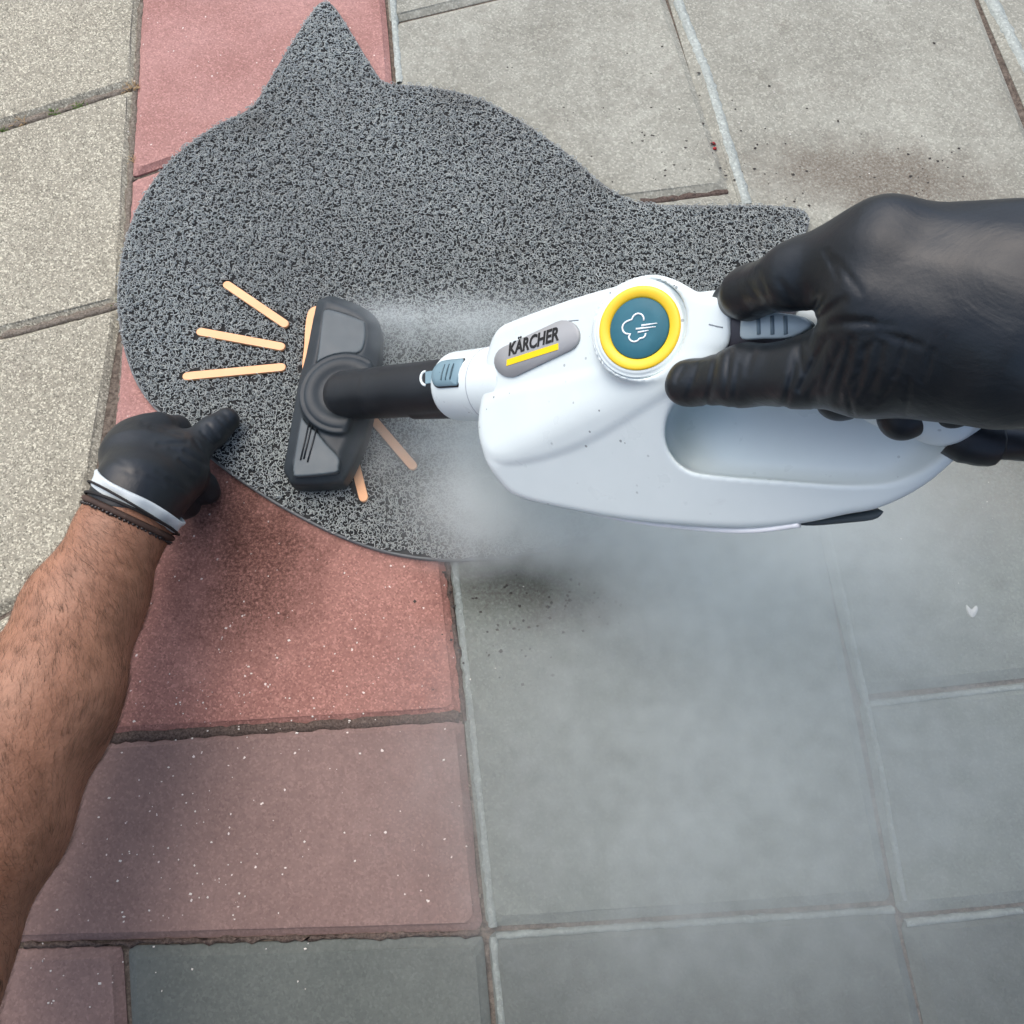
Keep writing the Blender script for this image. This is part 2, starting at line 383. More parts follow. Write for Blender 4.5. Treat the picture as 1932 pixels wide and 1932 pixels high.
for pth, wd_, zz in ((G((0, 238), (255, 158)), .009, -.0026), (G((0, 630), (222, 572)), .009, -.0026), (J1[:4], .008, -.003)): joint_strip(pth, wd_, zz, 'joint_sand', M_SANDL, .0011, kind='stuff')
# moss and dry bits caught in the joints, grit on the slabs
def blobs(points, rmin, rmax, flat=.6, z=0.):
    V, F = [], []
    base = np.array([(1, 0, 0), (0, 1, 0), (-1, 0, 0), (0, -1, 0), (0, 0, 1), (0, 0, -1)], float)
    fs = [(0, 1, 4), (1, 2, 4), (2, 3, 4), (3, 0, 4), (1, 0, 5), (2, 1, 5), (3, 2, 5), (0, 3, 5)]
    for p in points:
        r = rng.uniform(rmin, rmax); q = base*rng.uniform(.6, 1.3, (6, 1))*r; q[:, 2] *= flat
        a = rng.uniform(0, 6.3); c, s = math.cos(a), math.sin(a); sx = rng.uniform(.7, 1.6)
        q = np.column_stack([(q[:, 0]*c-q[:, 1]*s)*sx, q[:, 0]*s+q[:, 1]*c, q[:, 2]])
        k = len(V)*6; V.append(q+np.array([p[0], p[1], z+r*flat*.4])); F += [tuple(i+k for i in f) for f in fs]
    return np.concatenate(V), F
def scatter(cx, cy, sx, sy, n): return [g2(cx+rng.normal(0, sx), cy+rng.normal(0, sy)) for _ in range(n)]
M_DARKGRIT = plastic('dark_grit', (.05, .045, .04), .9, .2); M_PALEGRIT = plastic('pale_grit', (.62, .58, .52), .8, .3)
M_MOSS = plastic('moss', (.10, .16, .04), .95, .1, var=.4); M_STRAW = plastic('dry_grass', (.42, .30, .16), .9, .2, var=.3); M_REDC = plastic('red_crumb', (.33, .02, .02), .6, .4)
pts = scatter(1290, 310, 60, 45, 55)+scatter(1200, 240, 120, 90, 25)+scatter(1450, 330, 120, 60, 40)+scatter(1750, 330, 110, 50, 30)+scatter(940, 1170, 70, 60, 60)+scatter(1080, 1140, 50, 25, 50)
pts += [g2(958, 127), g2(966, 128), g2(1064, 203), g2(1135, 203), g2(1872, 100), g2(1762, 82), g2(942, 1278), g2(1040, 1240), g2(1870, 700)]
obj('dark_grit', *blobs(pts, .0006, .0021, .5), M_DARKGRIT, kind='stuff', smooth=False)
pts = scatter(620, 1230, 170, 100, 110)+scatter(450, 1330, 120, 30, 60)+scatter(300, 1600, 90, 120, 55)+scatter(480, 1620, 130, 90, 22)+scatter(120, 1860, 70, 40, 14)+scatter(330, 1850, 150, 40, 8)+scatter(440, 150, 120, 70, 50)+scatter(1500, 200, 250, 120, 30)+scatter(2000, 950, 200, 80, 25)
obj('pale_grit', *blobs(pts, .0004, .0012, .5), M_PALEGRIT, kind='stuff', smooth=False)
pts = []
for a, b, n in (((20, 232), (250, 160), 46), ((20, 628), (215, 575), 40), ((262, 60), (230, 780), 60), ((300, 1392), (860, 1358), 60), ((850, 1100), (905, 1750), 40)):
    for _ in range(n):
        t = rng.uniform(); pts.append(g2(a[0]+(b[0]-a[0])*t+rng.normal(0, 3), a[1]+(b[1]-a[1])*t+rng.normal(0, 3)))
obj('joint_gravel', *blobs(pts, .0008, .0022, .7, -.006), plastic('joint_gravel', (.20, .165, .13), .95, .2, var=.3), kind='stuff', smooth=False)
def tufts(spots, n, size, mat, name):
    parts = []
    for s in spots:
        b = np.array([*g2(*s), -.005])
        for _ in range(n):
            a = rng.uniform(0, 6.3); l = size*rng.uniform(.5, 1.2); d = np.array([math.cos(a), math.sin(a), rng.uniform(.3, 1.6)])
            d /= np.linalg.norm(d); o = b+np.array([rng.normal(0, .004), rng.normal(0, .002), 0])
            parts.append(tube([o, o+d*l*.5, o+d*l+np.array([0, 0, -l*.2])], [.0006, .0005, .0002], 4))
    obj(name, *merge(parts), mat, kind='stuff')
tufts([(146, 199), (152, 197), (6, 243), (228, 567), (100, 208)], 22, .008, M_MOSS, 'moss')
tufts([(250, 162), (240, 163), (258, 160), (40, 228), (255, 300)], 14, .011, M_STRAW, 'dry_grass')
for p, lab in (((1344, 272), 'upper of two dark red crumbs in the joint between grey slabs'), ((1348, 281), 'lower of two dark red crumbs in the joint between grey slabs')):
    c = atz(*p, -.003)
    o = obj('red_crumb', *blobs([c], .0028, .003, .8, -.003), M_REDC, None); o['label'] = lab; o['category'] = 'crumb'; o['group'] = 'red crumbs in the paving joint'
hs = spline([g2(1822, 1142), g2(1831, 1150), g2(1840, 1143), g2(1843, 1152), g2(1834, 1166), g2(1824, 1155)], 4)
o = obj('paper_scrap', *plate(np.column_stack([hs, np.full(len(hs), .0006)]), (0, 0, 1), .0012, .0003), plastic('white_scrap', (.42, .43, .41), .9), None)
o['label'] = 'small ragged white scrap on the grey slab at right, below the cord'; o['category'] = 'scrap'

# ================================================================ CAT HEAD DOORMAT
MAT_PX = [(592, 14), (612, 1), (632, 12), (662, 58), (705, 128), (730, 154), (800, 160), (880, 175), (945, 203), (1010, 243), (1075, 290), (1130, 338), (1180, 370), (1225, 382), (1320, 385), (1440, 385), (1505, 391), (1528, 408), (1520, 440), (1492, 485),
          (1440, 570), (1390, 655), (1335, 750), (1265, 855), (1180, 955), (1090, 1018), (990, 1047), (850, 1057), (740, 1045), (640, 1012), (540, 962), (460, 912), (400, 868), (345, 815), (290, 770), (252, 715), (228, 640), (219, 560), (228, 480), (250, 405), (290, 335), (340, 282), (405, 235), (470, 202), (500, 160), (545, 85)]
mat_poly = spline([g2(*p, .008) for p in MAT_PX], 5)
grip = g2(385, 850)
def lift(XY):
    d = (XY[:, 0]-grip[0])**2+(XY[:, 1]-grip[1])**2
    return .008*np.exp(-d/.034**2)
cm = mat_poly.mean(0)
doormat = empty('doormat', (cm[0], cm[1], 0), 'grey cat head shaped coil doormat with orange whiskers and nose on the paving', 'doormat')
WH = [((427, 535), (536, 609)), ((377, 624), (529, 652)), ((351, 708), (530, 691)), ((700, 786), (778, 877)), ((655, 820), (685, 937))]
wh = [(g2(*a, .012), g2(*b, .012)) for a, b in WH]; WR = .0046
nose = spline([g2(*p, .012) for p in ((574, 706), (574, 650), (577, 606), (583, 585), (596, 577), (612, 581), (650, 625), (690, 690), (630, 712))], 4)
# backing: a sheet with a rounded edge
def inset_poly(p, k):
    t = np.roll(p, -1, 0)-np.roll(p, 1, 0); t /= np.linalg.norm(t, axis=1)[:, None]
    n = np.column_stack([-t[:, 1], t[:, 0]]); area = np.sum(p[:, 0]*np.roll(p[:, 1], -1)-np.roll(p[:, 0], -1)*p[:, 1])
    return p+n*(k if area > 0 else -k)
M_BACK = plastic('mat_backing', (.028, .030, .030), .8, .2)
rings = [(0, .0005), (-.0002, .003), (.0002, .0062), (.0010, .0070), (.003, .0055)]
V, F = [], []; nn = len(mat_poly)
for k, (ins_, z) in enumerate(rings):
    q = inset_poly(mat_poly, ins_); V.append(np.column_stack([q, z+lift(q)]))
orient = np.sum(mat_poly[:, 0]*np.roll(mat_poly[:, 1], -1)-np.roll(mat_poly[:, 0], -1)*mat_poly[:, 1]) > 0
for k in range(len(rings)-1):
    for i in range(nn):
        j = (i+1) % nn; f = (k*nn+i, k*nn+j, (k+1)*nn+j, (k+1)*nn+i); F.append(f if orient else f[::-1])
# edge lip (paler cut edge) is one mesh, the backing sheet another
obj('edge_lip', np.concatenate(V), F, plastic('mat_edge', (.12, .13, .13), .6, .4), doormat)
from mathutils.geometry import delaunay_2d_cdt
q = inset_poly(mat_poly, .0025); gx, gy = np.meshgrid(np.arange(q[:, 0].min(), q[:, 0].max(), .014), np.arange(q[:, 1].min(), q[:, 1].max(), .014))
gp_ = np.column_stack([gx.ravel(), gy.ravel()]); gp_ = gp_[poly2(gp_[:, 0], gp_[:, 1], q) < -.006]; allv = np.concatenate([q, gp_])
rv, _, F, _, _, _ = delaunay_2d_cdt([Vector(p) for p in allv], [(i, (i+1) % len(q)) for i in range(len(q))], [], 1, 1e-6)
V = np.array([[v[0], v[1], 0.] for v in rv]); V[:, 2] = .0062+lift(V[:, :2]); F = [tuple(f) if np.cross(V[f[1]]-V[f[0]], V[f[2]]-V[f[0]])[2] > 0 else tuple(f)[::-1] for f in F]
obj('backing', V, F, M_BACK, doormat)
# the looped vinyl strands
def strands(n, loops, seg, zlo, zhi, rad):
    lo, hi = mat_poly.min(0), mat_poly.max(0)
    gx, gy = np.meshgrid(np.arange(lo[0], hi[0], n), np.arange(lo[1], hi[1], n)); c = np.column_stack([gx.ravel(), gy.ravel()]); c = c+rng.uniform(-.42*n, .42*n, c.shape)
    inp = inset_poly(mat_poly, .0022)
    c = c[poly2(c[:, 0], c[:, 1], inp) < 0]; n = len(c)
    m = int(loops*seg)+1; t = np.linspace(0, loops*2*math.pi, m)[None, :]
    ph = rng.uniform(0, 6.28, (n, 1)); drift = rng.uniform(0, 6.28, (n, 1)); sp = rng.uniform(.0028, .0050, (n, 1))
    r = rng.uniform(.0013, .0023, (n, 1))*(1+.2*np.sin(t*rng.uniform(.3, .8, (n, 1))+ph*2)); sg = np.where(rng.uniform(size=(n, 1)) < .5, 1, -1)
    e = rng.uniform(.55, 1, (n, 1))
    u = r*np.cos(sg*t+ph); v = r*e*np.sin(sg*t+ph); ca, sa = np.cos(drift*1.7), np.sin(drift*1.7)
    k = t/(2*math.pi)-loops/2
    x = c[:, :1]+u*ca-v*sa+sp*k*np.cos(drift)+rng.normal(0, .00012, (n, m)); y = c[:, 1:]+u*sa+v*ca+sp*k*np.sin(drift)+rng.normal(0, .00012, (n, m))
    z = rng.uniform(zlo, zhi, (n, 1))+rng.uniform(.0002, .0012, (n, 1))*np.sin(sg*t+rng.uniform(0, 6.28, (n, 1)))
    ok = (poly2(x, y, inset_poly(mat_poly, -.0003)) < 0).all(1)
    for a, b in wh:
        P = np.stack([x, y], -1); ab = b-a; tt = np.clip(((P-a)@ab)/(ab@ab), 0, 1); d = np.linalg.norm(P-a-tt[..., None]*ab, axis=-1)
        ok &= (d > WR-.0004).all(1)
    ok &= (poly2(x, y, nose) > -.0003).all(1)
    P = np.stack([x, y, z], -1)[ok]; P[..., 2] += lift(P[..., :2].reshape(-1, 2)).reshape(P.shape[:2])
    n = len(P); tg = np.gradient(P, axis=1); tg /= np.linalg.norm(tg, axis=2, keepdims=True)+1e-12
    s1 = np.cross(tg, np.array([0, 0, 1.])); s1 /= np.linalg.norm(s1, axis=2, keepdims=True)+1e-9; s2 = np.cross(s1, tg)
    rr = rng.uniform(.8, 1.2, (n, 1, 1))*rad; ring = []
    for a in (math.pi/2, math.pi/2+2.094, math.pi/2+4.189): ring.append(P+rr*(math.cos(a)*s1+math.sin(a)*s2))
    V = np.stack(ring, 2).reshape(-1, 3); idx = np.arange(n*m*3).reshape(n, m, 3); Fs = []
    for j in range(3):
        k2 = (j+1) % 3; Fs.append(np.stack([idx[:, :-1, j], idx[:, 1:, j], idx[:, 1:, k2], idx[:, :-1, k2]], -1).reshape(-1, 4))
    return V, np.concatenate(Fs)
ms = N('mat_strand'); msc = ms.mix(ms.ramp(ms.noise(5, 4), .3, .7), srgb(188, 195, 191), srgb(163, 168, 164))
msc = ms.mix(ms.ramp(ms.noise(9, 6, .6), .55, .75, 0, .5), msc, srgb(118, 110, 98)); ms.out(msc, .42, .5)
V1, F1 = strands(.0043, 1.6, 9, .0083, .0113, .00041)
obj('coil_strands', V1, F1, ms.m, doormat, kind='stuff')
M_PEACH = plastic('peach_inlay', (.80, .42, .21), .55, .4, var=.05)
for a, b in wh:
    d = (b-a)/np.linalg.norm(b-a); n_ = np.array([-d[1], d[0]]); L = []
    for i in range(9): t = math.pi/2+i*math.pi/8; L.append(a+WR*(math.cos(t)*d+math.sin(t)*n_))
    for i in range(9): t = -math.pi/2+i*math.pi/8; L.append(b+WR*(math.cos(t)*d+math.sin(t)*n_))
    L = np.array(L); obj('whisker', *plate(np.column_stack([L, .0085+lift(L)]), (0, 0, 1), .0020, .0006), M_PEACH, doormat, smooth=False)
obj('nose', *plate(np.column_stack([nose, np.full(len(nose), .0085)]), (0, 0, 1), .0035, .0005), M_PEACH, doormat, smooth=False)

# ================================================================ STEAM CLEANER
M_WHITE = plastic('white_plastic', (.62, .715, .76), .32, .5, .03, 1500, .02)
mw = N('white_plastic_used'); wc = mw.mix(mw.ramp(mw.noise(30, 5, .6), .3, .7), (.64, .715, .70), (.67, .745, .73))
wc = mw.mix(mw.math('MULTIPLY', mw.math('LESS_THAN', mw.vor(85), .085), mw.ramp(mw.noise(9, 3), .45, .6)), wc, (.16, .18, .18))
wc = mw.mix(mw.ramp(mw.noise(24, 8, .8, dist=1.), .6, .85, 0, .35), wc, (.42, .45, .45)); mw.bump(mw.noise(1500, 2), .04, .0005)
M_WHITE = mw.out(wc, mw.ramp(mw.noise(40, 4), .3, .7, .26, .38), .5)
M_BLACK = plastic('black_plastic', (.011, .0135, .0155), .42, .4, .10, 700, .25)
M_CHAR = plastic('charcoal_plastic', (.060, .078, .085), .5, .4, .10, 900, .10)
M_TEAL = plastic('blue_grey_plastic', (.17, .27, .31), .4, .5, .04, 900, .05)
M_YEL = plastic('yellow_plastic', (.86, .56, .02), .4, .5, .03, 900, .03)
M_BADGE = plastic('grey_badge', (.30, .31, .31), .4, .5, .03, 900, .03)
M_INK = plastic('black_ink', (.02, .02, .02), .5, .3, 0); M_PRINTY = plastic('yellow_print', (.9, .62, .01), .5, .3, 0); M_ICON = plastic('white_print', (.85, .88, .88), .5, .3, 0)
A3 = atz(690, 742, .045); B3 = atd(1600, 700, .385)
tx = (B3-A3)/np.linalg.norm(B3-A3); mid = atd(1250, 740, .475)
tv_ = (CAM-mid)/np.linalg.norm(CAM-mid)                       # towards the viewer
ts = np.cross(tv_, tx); ts /= np.linalg.norm(ts)
if ts@(-UP) < 0: ts = -ts
tw_ = tx/np.sqrt(1-(tx@tv_)**2)                               # along the leaning tool, scaled to its breadth
O3 = A3+tx*((mid-A3)@tx)
FR = np.stack([tw_, ts, tv_], 1); FI = np.linalg.inv(FR)      # along, down the side, out of the top
def W(L): return O3+np.asarray(L)@FR.T
def L_(P): return (np.asarray(P)-O3)@FI.T
def loc(px, py, n=0.):
    r = ray(px, py); t = (n-FI[2]@(CAM-O3))/(FI[2]@r); return L_(CAM+t*r)
def l2(px, py, n=0.): return loc(px, py, n)[:2]
cleaner = empty('steam_cleaner', (*atz(630, 750)[:2], .014), 'white handheld steam cleaner with black floor nozzle pressed on the doormat', 'steam cleaner')
RID_N, UP_S, DN_S = .034, .14, .50
ra, rb = l2(975, 842, RID_N), l2(1250, 704, RID_N); rd = (rb-ra)/np.linalg.norm(rb-ra); rq = np.array([rd[1], -rd[0]])
if rq[1] > 0: rq = -rq                                       # towards the upper side
def top_up(x, s): return RID_N-UP_S*((x-ra[0])*rq[0]+(s-ra[1])*rq[1])
def top_dn(x, s): return RID_N+DN_S*((x-ra[0])*rq[0]+(s-ra[1])*rq[1])
headp = spline([l2(*p, .0) for p in ((922, 800), (921, 740), (926, 690), (936, 648), (952, 622), (985, 606), (1090, 569), (1195, 541), (1238, 534), (1280, 543), (1318, 563), (1345, 571), (1368, 574), (1368, 655), (1325, 690), (1250, 740), (1100, 830), (985, 862), (938, 845))], 4)
tankp = spline([l2(*p, -.035) for p in ((936, 792), (944, 842), (966, 890), (1000, 925), (1100, 953), (1200, 973), (1330, 988), (1420, 992), (1510, 984), (1590, 968), (1655, 955), (1730, 915), (1790, 855), (1822, 800), (1800, 760), (1600, 720), (1400, 690), (1240, 690), (1080, 720), (960, 750))], 4)
recp = spline([l2(*p, -.005) for p in ((1268, 800), (1272, 840), (1300, 872), (1350, 884), (1500, 897), (1660, 908), (1725, 893), (1775, 852), (1800, 802), (1780, 770), (1700, 750), (1600, 735), (1450, 728), (1330, 745), (1285, 765))], 4)
hpts = [(loc(1340, 618, .0), .021), (loc(1480, 634, .002), .0185), (loc(1620, 690, .0), .019), (loc(1710, 742, -.002), .0180), (loc(1772, 792, -.008), .0125)]
# parting line of the two half shells on the upper face
def onup(px, py, off=0.):
    """point on the upper face seen at a photo position"""
    a = L_(CAM); b = FI@ray(px, py); f = lambda l: top_up(l[0], l[1])+off-l[2]
    t = f(a)/(f(a)-f(a+b)); return W(a+b*t)
NU = FI.T@np.array([UP_S*rq[0], UP_S*rq[1], 1.]); NU /= np.linalg.norm(NU)
dn = tv_+.55*NU+.10*UP; dn /= np.linalg.norm(dn)
DC = onup(1210, 622, .002)+dn*.0022; du = tx-dn*(tx@dn); du /= np.linalg.norm(du); dv = np.cross(dn, du)
def f_body(P):
    x, s, n = P[..., 0], P[..., 1], P[..., 2]
    head = extr(poly2(x, s, headp), n, -.055, .045, .016)
    head = smax(head, (n-top_up(x, s))*.96, .006); head = smax(head, (n-top_dn(x, s))*.88, .0045)
    tank = extr(poly2(x, s, tankp), n, -.095, .045, .010)
    tank = smax(tank, (n-top_dn(x, s))*.88, .006); tank = smax(tank, (n-top_up(x, s)), .006)
    d = smin(head, tank, .006)
    Q_ = W(P)-DC; ha = Q_@dn; hr = np.linalg.norm(Q_-ha[..., None]*dn, axis=-1)
    boss = smax(smax(hr-.0312+np.minimum(ha, 0)*.12, ha-.0012, .003), -ha-.045, .004); d = smin(d, boss, .006); d = smax(d, -smax(hr-.0298, -.0008-ha, .001), .001)
    rec = extr(poly2(x, s, recp)-.004, n, -.026, .2, .011)
    d = smax(d, -rec, .003)
    d = smin(d, chain(P, hpts, .008), .008)
    return d
allp = np.concatenate([headp, tankp]); lo = [*(allp.min(0)-.012), -.102]; hi = [*(allp.max(0)+.02), .085]
V, Q = nets(f_body, lo, hi, .0017)
obj('housing', W(V), Q, M_WHITE, cleaner)
def hit(px, py, off=0.):
    """first point of the housing met from the viewing side"""
    r = ray(px, py); tt = np.linspace(.25, .75, 1600); P = CAM+tt[:, None]*r; v = f_body(L_(P)); i = np.argmax(v < off)
    return P[i] if (v < off).any() else P[-1]
M_SEAM = plastic('seam_dark', (.20, .23, .25), .6, .3, 0)
for pl in ([(1048, 609), (1070, 606), (1092, 604)], [(1338, 612), (1346, 614), (1354, 616), (1364, 618)]):
    pp = []
    for (x0, y0), (x1, y1) in zip(pl[:-1], pl[1:]): pp += [hit(x0+(x1-x0)*t, y0+(y1-y0)*t) for t in (0, .33, .66)]
    obj('seam', *tube(pp+[hit(*pl[-1])], .00045, 5), M_SEAM, cleaner)

def strip(pts, r, mat, name, parent, sides=6): return obj(name, *tube(spline(pts, 5, False), r, sides), mat, parent)
# white rim along the lower edge and dark foot behind it
def onloc(px, py, n): return W(loc(px, py, n))
strip([onloc(x, y+6, -.028) for x, y in ((992, 923), (1040, 941), (1100, 956), (1200, 977), (1330, 991), (1420, 994), (1508, 983))], .0022, plastic('rim_white', (.9, .92, .92), .25), 'rim', cleaner)
foot = spline([l2(*p, -.05) for p in ((1500, 985), (1550, 972), (1600, 966), (1655, 958), (1657, 966), (1640, 977), (1590, 983), (1530, 988))], 3)
V, Q = nets(lambda P: extr(poly2(P[..., 0], P[..., 1], foot), P[..., 2], -.075, -.04, .003), [*(foot.min(0)-.006), -.08], [*(foot.max(0)+.006), -.035], .0012)
obj('foot', W(V), Q, M_CHAR, cleaner)
# sleeve and tube
tube_n = -.010
def tl(px, py=None, n=tube_n): return loc(px, py, n)
SA, SB = W(loc(862, 729, tube_n)), W(loc(985, 722, tube_n)); sx_ = (SB-SA)/np.linalg.norm(SB-SA); SR = .0297
def frame_of(ax_):
    nn_ = CAM-SA; nn_ = nn_-ax_*(nn_@ax_); nn_ /= np.linalg.norm(nn_); return nn_, np.cross(nn_, ax_)
sn_, ss_ = frame_of(sx_)
if ss_@(-UP) < 0: ss_ = -ss_
def lathe(org, ax_, u, v, prof, sides=40, wob=0.):
    V, F = [], []
    for (t, r) in prof:
        for j in range(sides):
            a = 2*math.pi*j/sides; r2 = r+wob*(math.sin(a*5+t*300)+.6*math.sin(a*11+1)); V.append(org+ax_*(t+wob*1.3*math.sin(a*3+.5))+r2*(math.cos(a)*u+math.sin(a)*v))
    for i in range(len(prof)-1):
        for j in range(sides):
            k = (j+1) % sides; F.append((i*sides+j, i*sides+k, (i+1)*sides+k, (i+1)*sides+j))
    return np.array(V), F
sl = np.linalg.norm(SB-SA)
obj('sleeve', *lathe(SA, sx_, sn_, -ss_, [(.004, .001), (.003, .020), (-.0005, .0245), (0, SR-.003), (.001, SR-.0012), (.0035, SR-.0002), (.006, SR), (sl, SR+.0012), (sl+.004, SR)]), M_WHITE, cleaner)
obj('sleeve_seam', *tube([SA+sx_*t*sl+(SR+.0002)*(math.cos(-.43)*sn_+math.sin(-.43)*ss_) for t in np.linspace(.50, .60, 5)], .0004, 5), M_SEAM, cleaner)
obj('sleeve_groove', *lathe(SA, sx_, sn_, -ss_, [(.60*sl, SR+.0004), (.603*sl, SR+.0010), (.61*sl, SR+.0010), (.614*sl, SR+.0004)]), plastic('seam_grey', (.35, .38, .40), .6), cleaner)
def patch(x0, x1, a0, a1, h, r0, rnd, mat, name, parent, flat_right=True):
    """rounded button lying on the sleeve; a = angle from the viewer side, positive towards the lower side"""
    c = [(x0+(x1-x0)*t, a) for t, a in ()]
    o = []; am = (a0+a1)/2; ha = (a1-a0)/2; rr_ = ha*SR
    for i in range(13): t = math.pi/2+i*math.pi/12; o.append((x0+rr_+rr_*math.cos(t), am-ha*math.sin(t)))
    o += [(x1-.001, a1), (x1, a1-.03), (x1, a0+.03), (x1-.001, a0)]
    n = len(o); V, F = [], []
    cx_, ca_ = np.mean([p[0] for p in o]), am
    for k, (hh, sc) in enumerate(((-.001, 1.), (h*.7, 1.), (h, .94), (h, .5), (h, .02))):
        for (x, a) in o:
            x = cx_+(x-cx_)*sc; a = ca_+(a-ca_)*sc; r = r0+hh
            V.append(SA+sx_*x+r*(math.cos(a)*sn_+math.sin(a)*ss_))
    for k in range(4):
        for i in range(n): j = (i+1) % n; F.append((k*n+i, k*n+j, (k+1)*n+j, (k+1)*n+i))
    return obj(name, V, F, mat, parent)
patch(.05*sl, .50*sl, -.80, .02, .0016, SR, .006, M_INK, 'latch_gap', cleaner)
latch = patch(.06*sl, .49*sl, -.76, -.02, .0026, SR, .006, M_TEAL, 'latch', cleaner)
for x in (.25*sl, .32*sl, .39*sl):
    pth = [SA+sx_*x+(SR+.0028)*(math.cos(a)*sn_+math.sin(a)*ss_) for a in np.linspace(-.60, -.18, 6)]
    obj('grip_rib', *tube(pth, .0006, 6), plastic('rib_dark', (.07, .12, .14), .5), latch)
TA = atz(652, 746, .047)
tl_ = SA-TA; tl_n = np.linalg.norm(tl_); tax = tl_/tl_n
def f_tube(P):
    d = cone(P, TA+tax*.004, SA+tax*.006, .0245, .0236)
    d = smin(d, cone(P, TA+tax*.055, SA+tax*.004, .0240, .0245), .002)
    # flange at the lower side near the sleeve and a flat step on top
    ss = np.cross(tax, UP); ss = UP-tax*(UP@tax); ss /= np.linalg.norm(ss)
    c0 = TA+tax*(tl_n*.66)-ss*.0205; c1 = SA-ss*.0205+tax*.004
    d = smin(d, cone(P, c0, c1, .0065, .0075), .0015)
    c0 = TA+tax*(tl_n*.76)+ss*.018; c1 = SA+ss*.019+tax*.004
    d = smin(d, cone(P, c0, c1, .0062, .0068), .002)
    return d
mn = np.minimum(TA, SA)-.034; mx = np.maximum(TA, SA)+.036
V, Q = nets(f_tube, mn, mx, .0016); nozzle_tube = obj('tube', V, Q, M_BLACK, cleaner)
def ontube(px, py, off=0.):
    r = ray(px, py); tt = np.linspace(.5, .8, 1500); P = CAM+tt[:, None]*r; return P[np.argmax(f_tube(P) < off)]
obj('lock_tab', *plate([ontube(x, y) for x, y in ((803, 702), (822, 699), (822, 722), (803, 725))], tv_+.3*UP, .0012, .0004), M_TEAL, cleaner, smooth=False)
obj('lock_pin', *tube([ontube(803+9*math.cos(t), 714-13*math.sin(t), .0004) for t in np.linspace(math.pi*.5, math.pi*1.5, 9)], .0013, 6), M_WHITE, cleaner)
# nozzle
NZ = [(600, 582), (612, 571), (634, 567), (690, 588), (716, 612), (721, 640), (717, 690), (705, 770), (693, 826), (675, 870), (655, 908), (640, 917), (562, 921), (547, 908), (539, 888), (545, 855), (566, 730), (580, 680)]
nzp = spline([g2(*p, .026) for p in NZ], 3)
def ptop(lst, z=.046): return spline([g2(*p, z) for p in lst], 3)
pan1 = ptop([(612, 584), (640, 588), (684, 604), (690, 612), (690, 640), (682, 662), (660, 672), (632, 684), (604, 712), (590, 735), (600, 660), (606, 610)])
pan2 = ptop([(574, 762), (590, 800), (614, 834), (640, 862), (640, 880), (632, 893), (560, 900), (553, 893), (552, 880), (560, 830), (567, 790)])
nc = np.array([*g2(652, 750, .04)]); nax = g2(610, 575, .03)-g2(565, 915, .03); nax /= np.linalg.norm(nax); nw = np.array([nax[1], -nax[0]])
tdx = (SA-TA)[:2]/np.linalg.norm((SA-TA)[:2])
def f_noz(P):
    x, y, z = P[..., 0], P[..., 1], P[..., 2]
    d2 = poly2(x, y, nzp); d = extr(d2, z, .0125, .046, .004)
    d = smax(d, (z-.047+np.maximum(0, d2+.016)*.75)*.8, .003)                # sloping shoulders
    # horseshoe ridge round the tube
    r = np.sqrt((x-nc[0])**2+(y-nc[1])**2); cutr = (x-nc[0])*tdx[0]+(y-nc[1])*tdx[1]-.018; d = smin(d, smax(np.maximum(np.maximum(r-.044, z-.0515), .02-z), cutr, .006), .004)
    d = smax(d, -np.maximum(np.sqrt((r-.0385)**2+(z-.0520)**2)-.0020, cutr+.004), .001)
    d = smin(d, smax(np.sqrt((r-.0325)**2+(z-.046)**2)-.0080, cutr, .005), .004)
    p1 = np.maximum(np.minimum(poly2(x, y, pan1), poly2(x, y, pan2)), .0465-r)
    d = smax(d, -np.maximum(p1, .0445-z), .001)                              # pockets for the inlays
    return d
V, Q = nets(f_noz, [*(nzp.min(0)-.006), .010], [*(nzp.max(0)+.006), .062], .0015)
noz = obj('nozzle', V, Q, plastic('nozzle_plastic', (.019, .026, .030), .5, .35, .10, 700, .2), cleaner)
for p in (pan1, pan2):
    q = inset_poly(p, .0006); f = lambda P, q=q: smax(extr(poly2(P[..., 0], P[..., 1], q), P[..., 2], .040, .0468, .0016), .0472-np.hypot(P[..., 0]-nc[0], P[..., 1]-nc[1]), .001)
    V, Q = nets(f, [*(q.min(0)-.004), .038], [*(q.max(0)+.004), .050], .0014); obj('inlay', V, Q, M_CHAR, noz)
# small vent marks moulded in the lower inlay
parts = []
for i, (a, b) in enumerate((((583, 798), (567, 868)), ((589, 800), (573, 866)), ((598, 806), (580, 872)))):
    parts.append(tube([atz(*a, .0470), atz(*b, .0470)], .0009, 5))
obj('moulded_bars', *merge(parts), M_BLACK, noz)
# dial
dd = np.dot(DC-CAM, FW); k = dd/FPX
obj('dial_base', *lathe(DC, dn, du, dv, [(-.004, .0295), (.0008, .0293), (.0014, .0286), (.0010, .0280), (.0020, .0272), (.0026, .0260), (.0026, .0246)], 64), M_WHITE, cleaner)
ring = obj('dial_ring', *lathe(DC, dn, du, dv, [(.0010, .0252), (.0030, .0250), (.0036, .0243), (.0038, .0235), (.0036, .0190), (.0016, .0180)], 64), M_YEL, cleaner)
btn = obj('steam_button', *lathe(DC, dn, du, dv, [(.0010, .0182), (.0028, .0181), (.0034, .0174), (.0035, .010), (.0035, .0001)], 48), plastic('dark_teal', (.03, .13, .17), .5, .25, .04, 900, .15), cleaner)
def onbtn(u, v): return DC+dn*.0036+(u*du+v*dv)*.00135          # millimetres on the button face
vs_ = 1 if dv@UP > 0 else -1
def arc(cx, cy, r, a0, a1, n=10): return [(cx+r*math.cos(math.radians(a)), cy+r*math.sin(math.radians(a))) for a in np.linspace(a0, a1, n)]
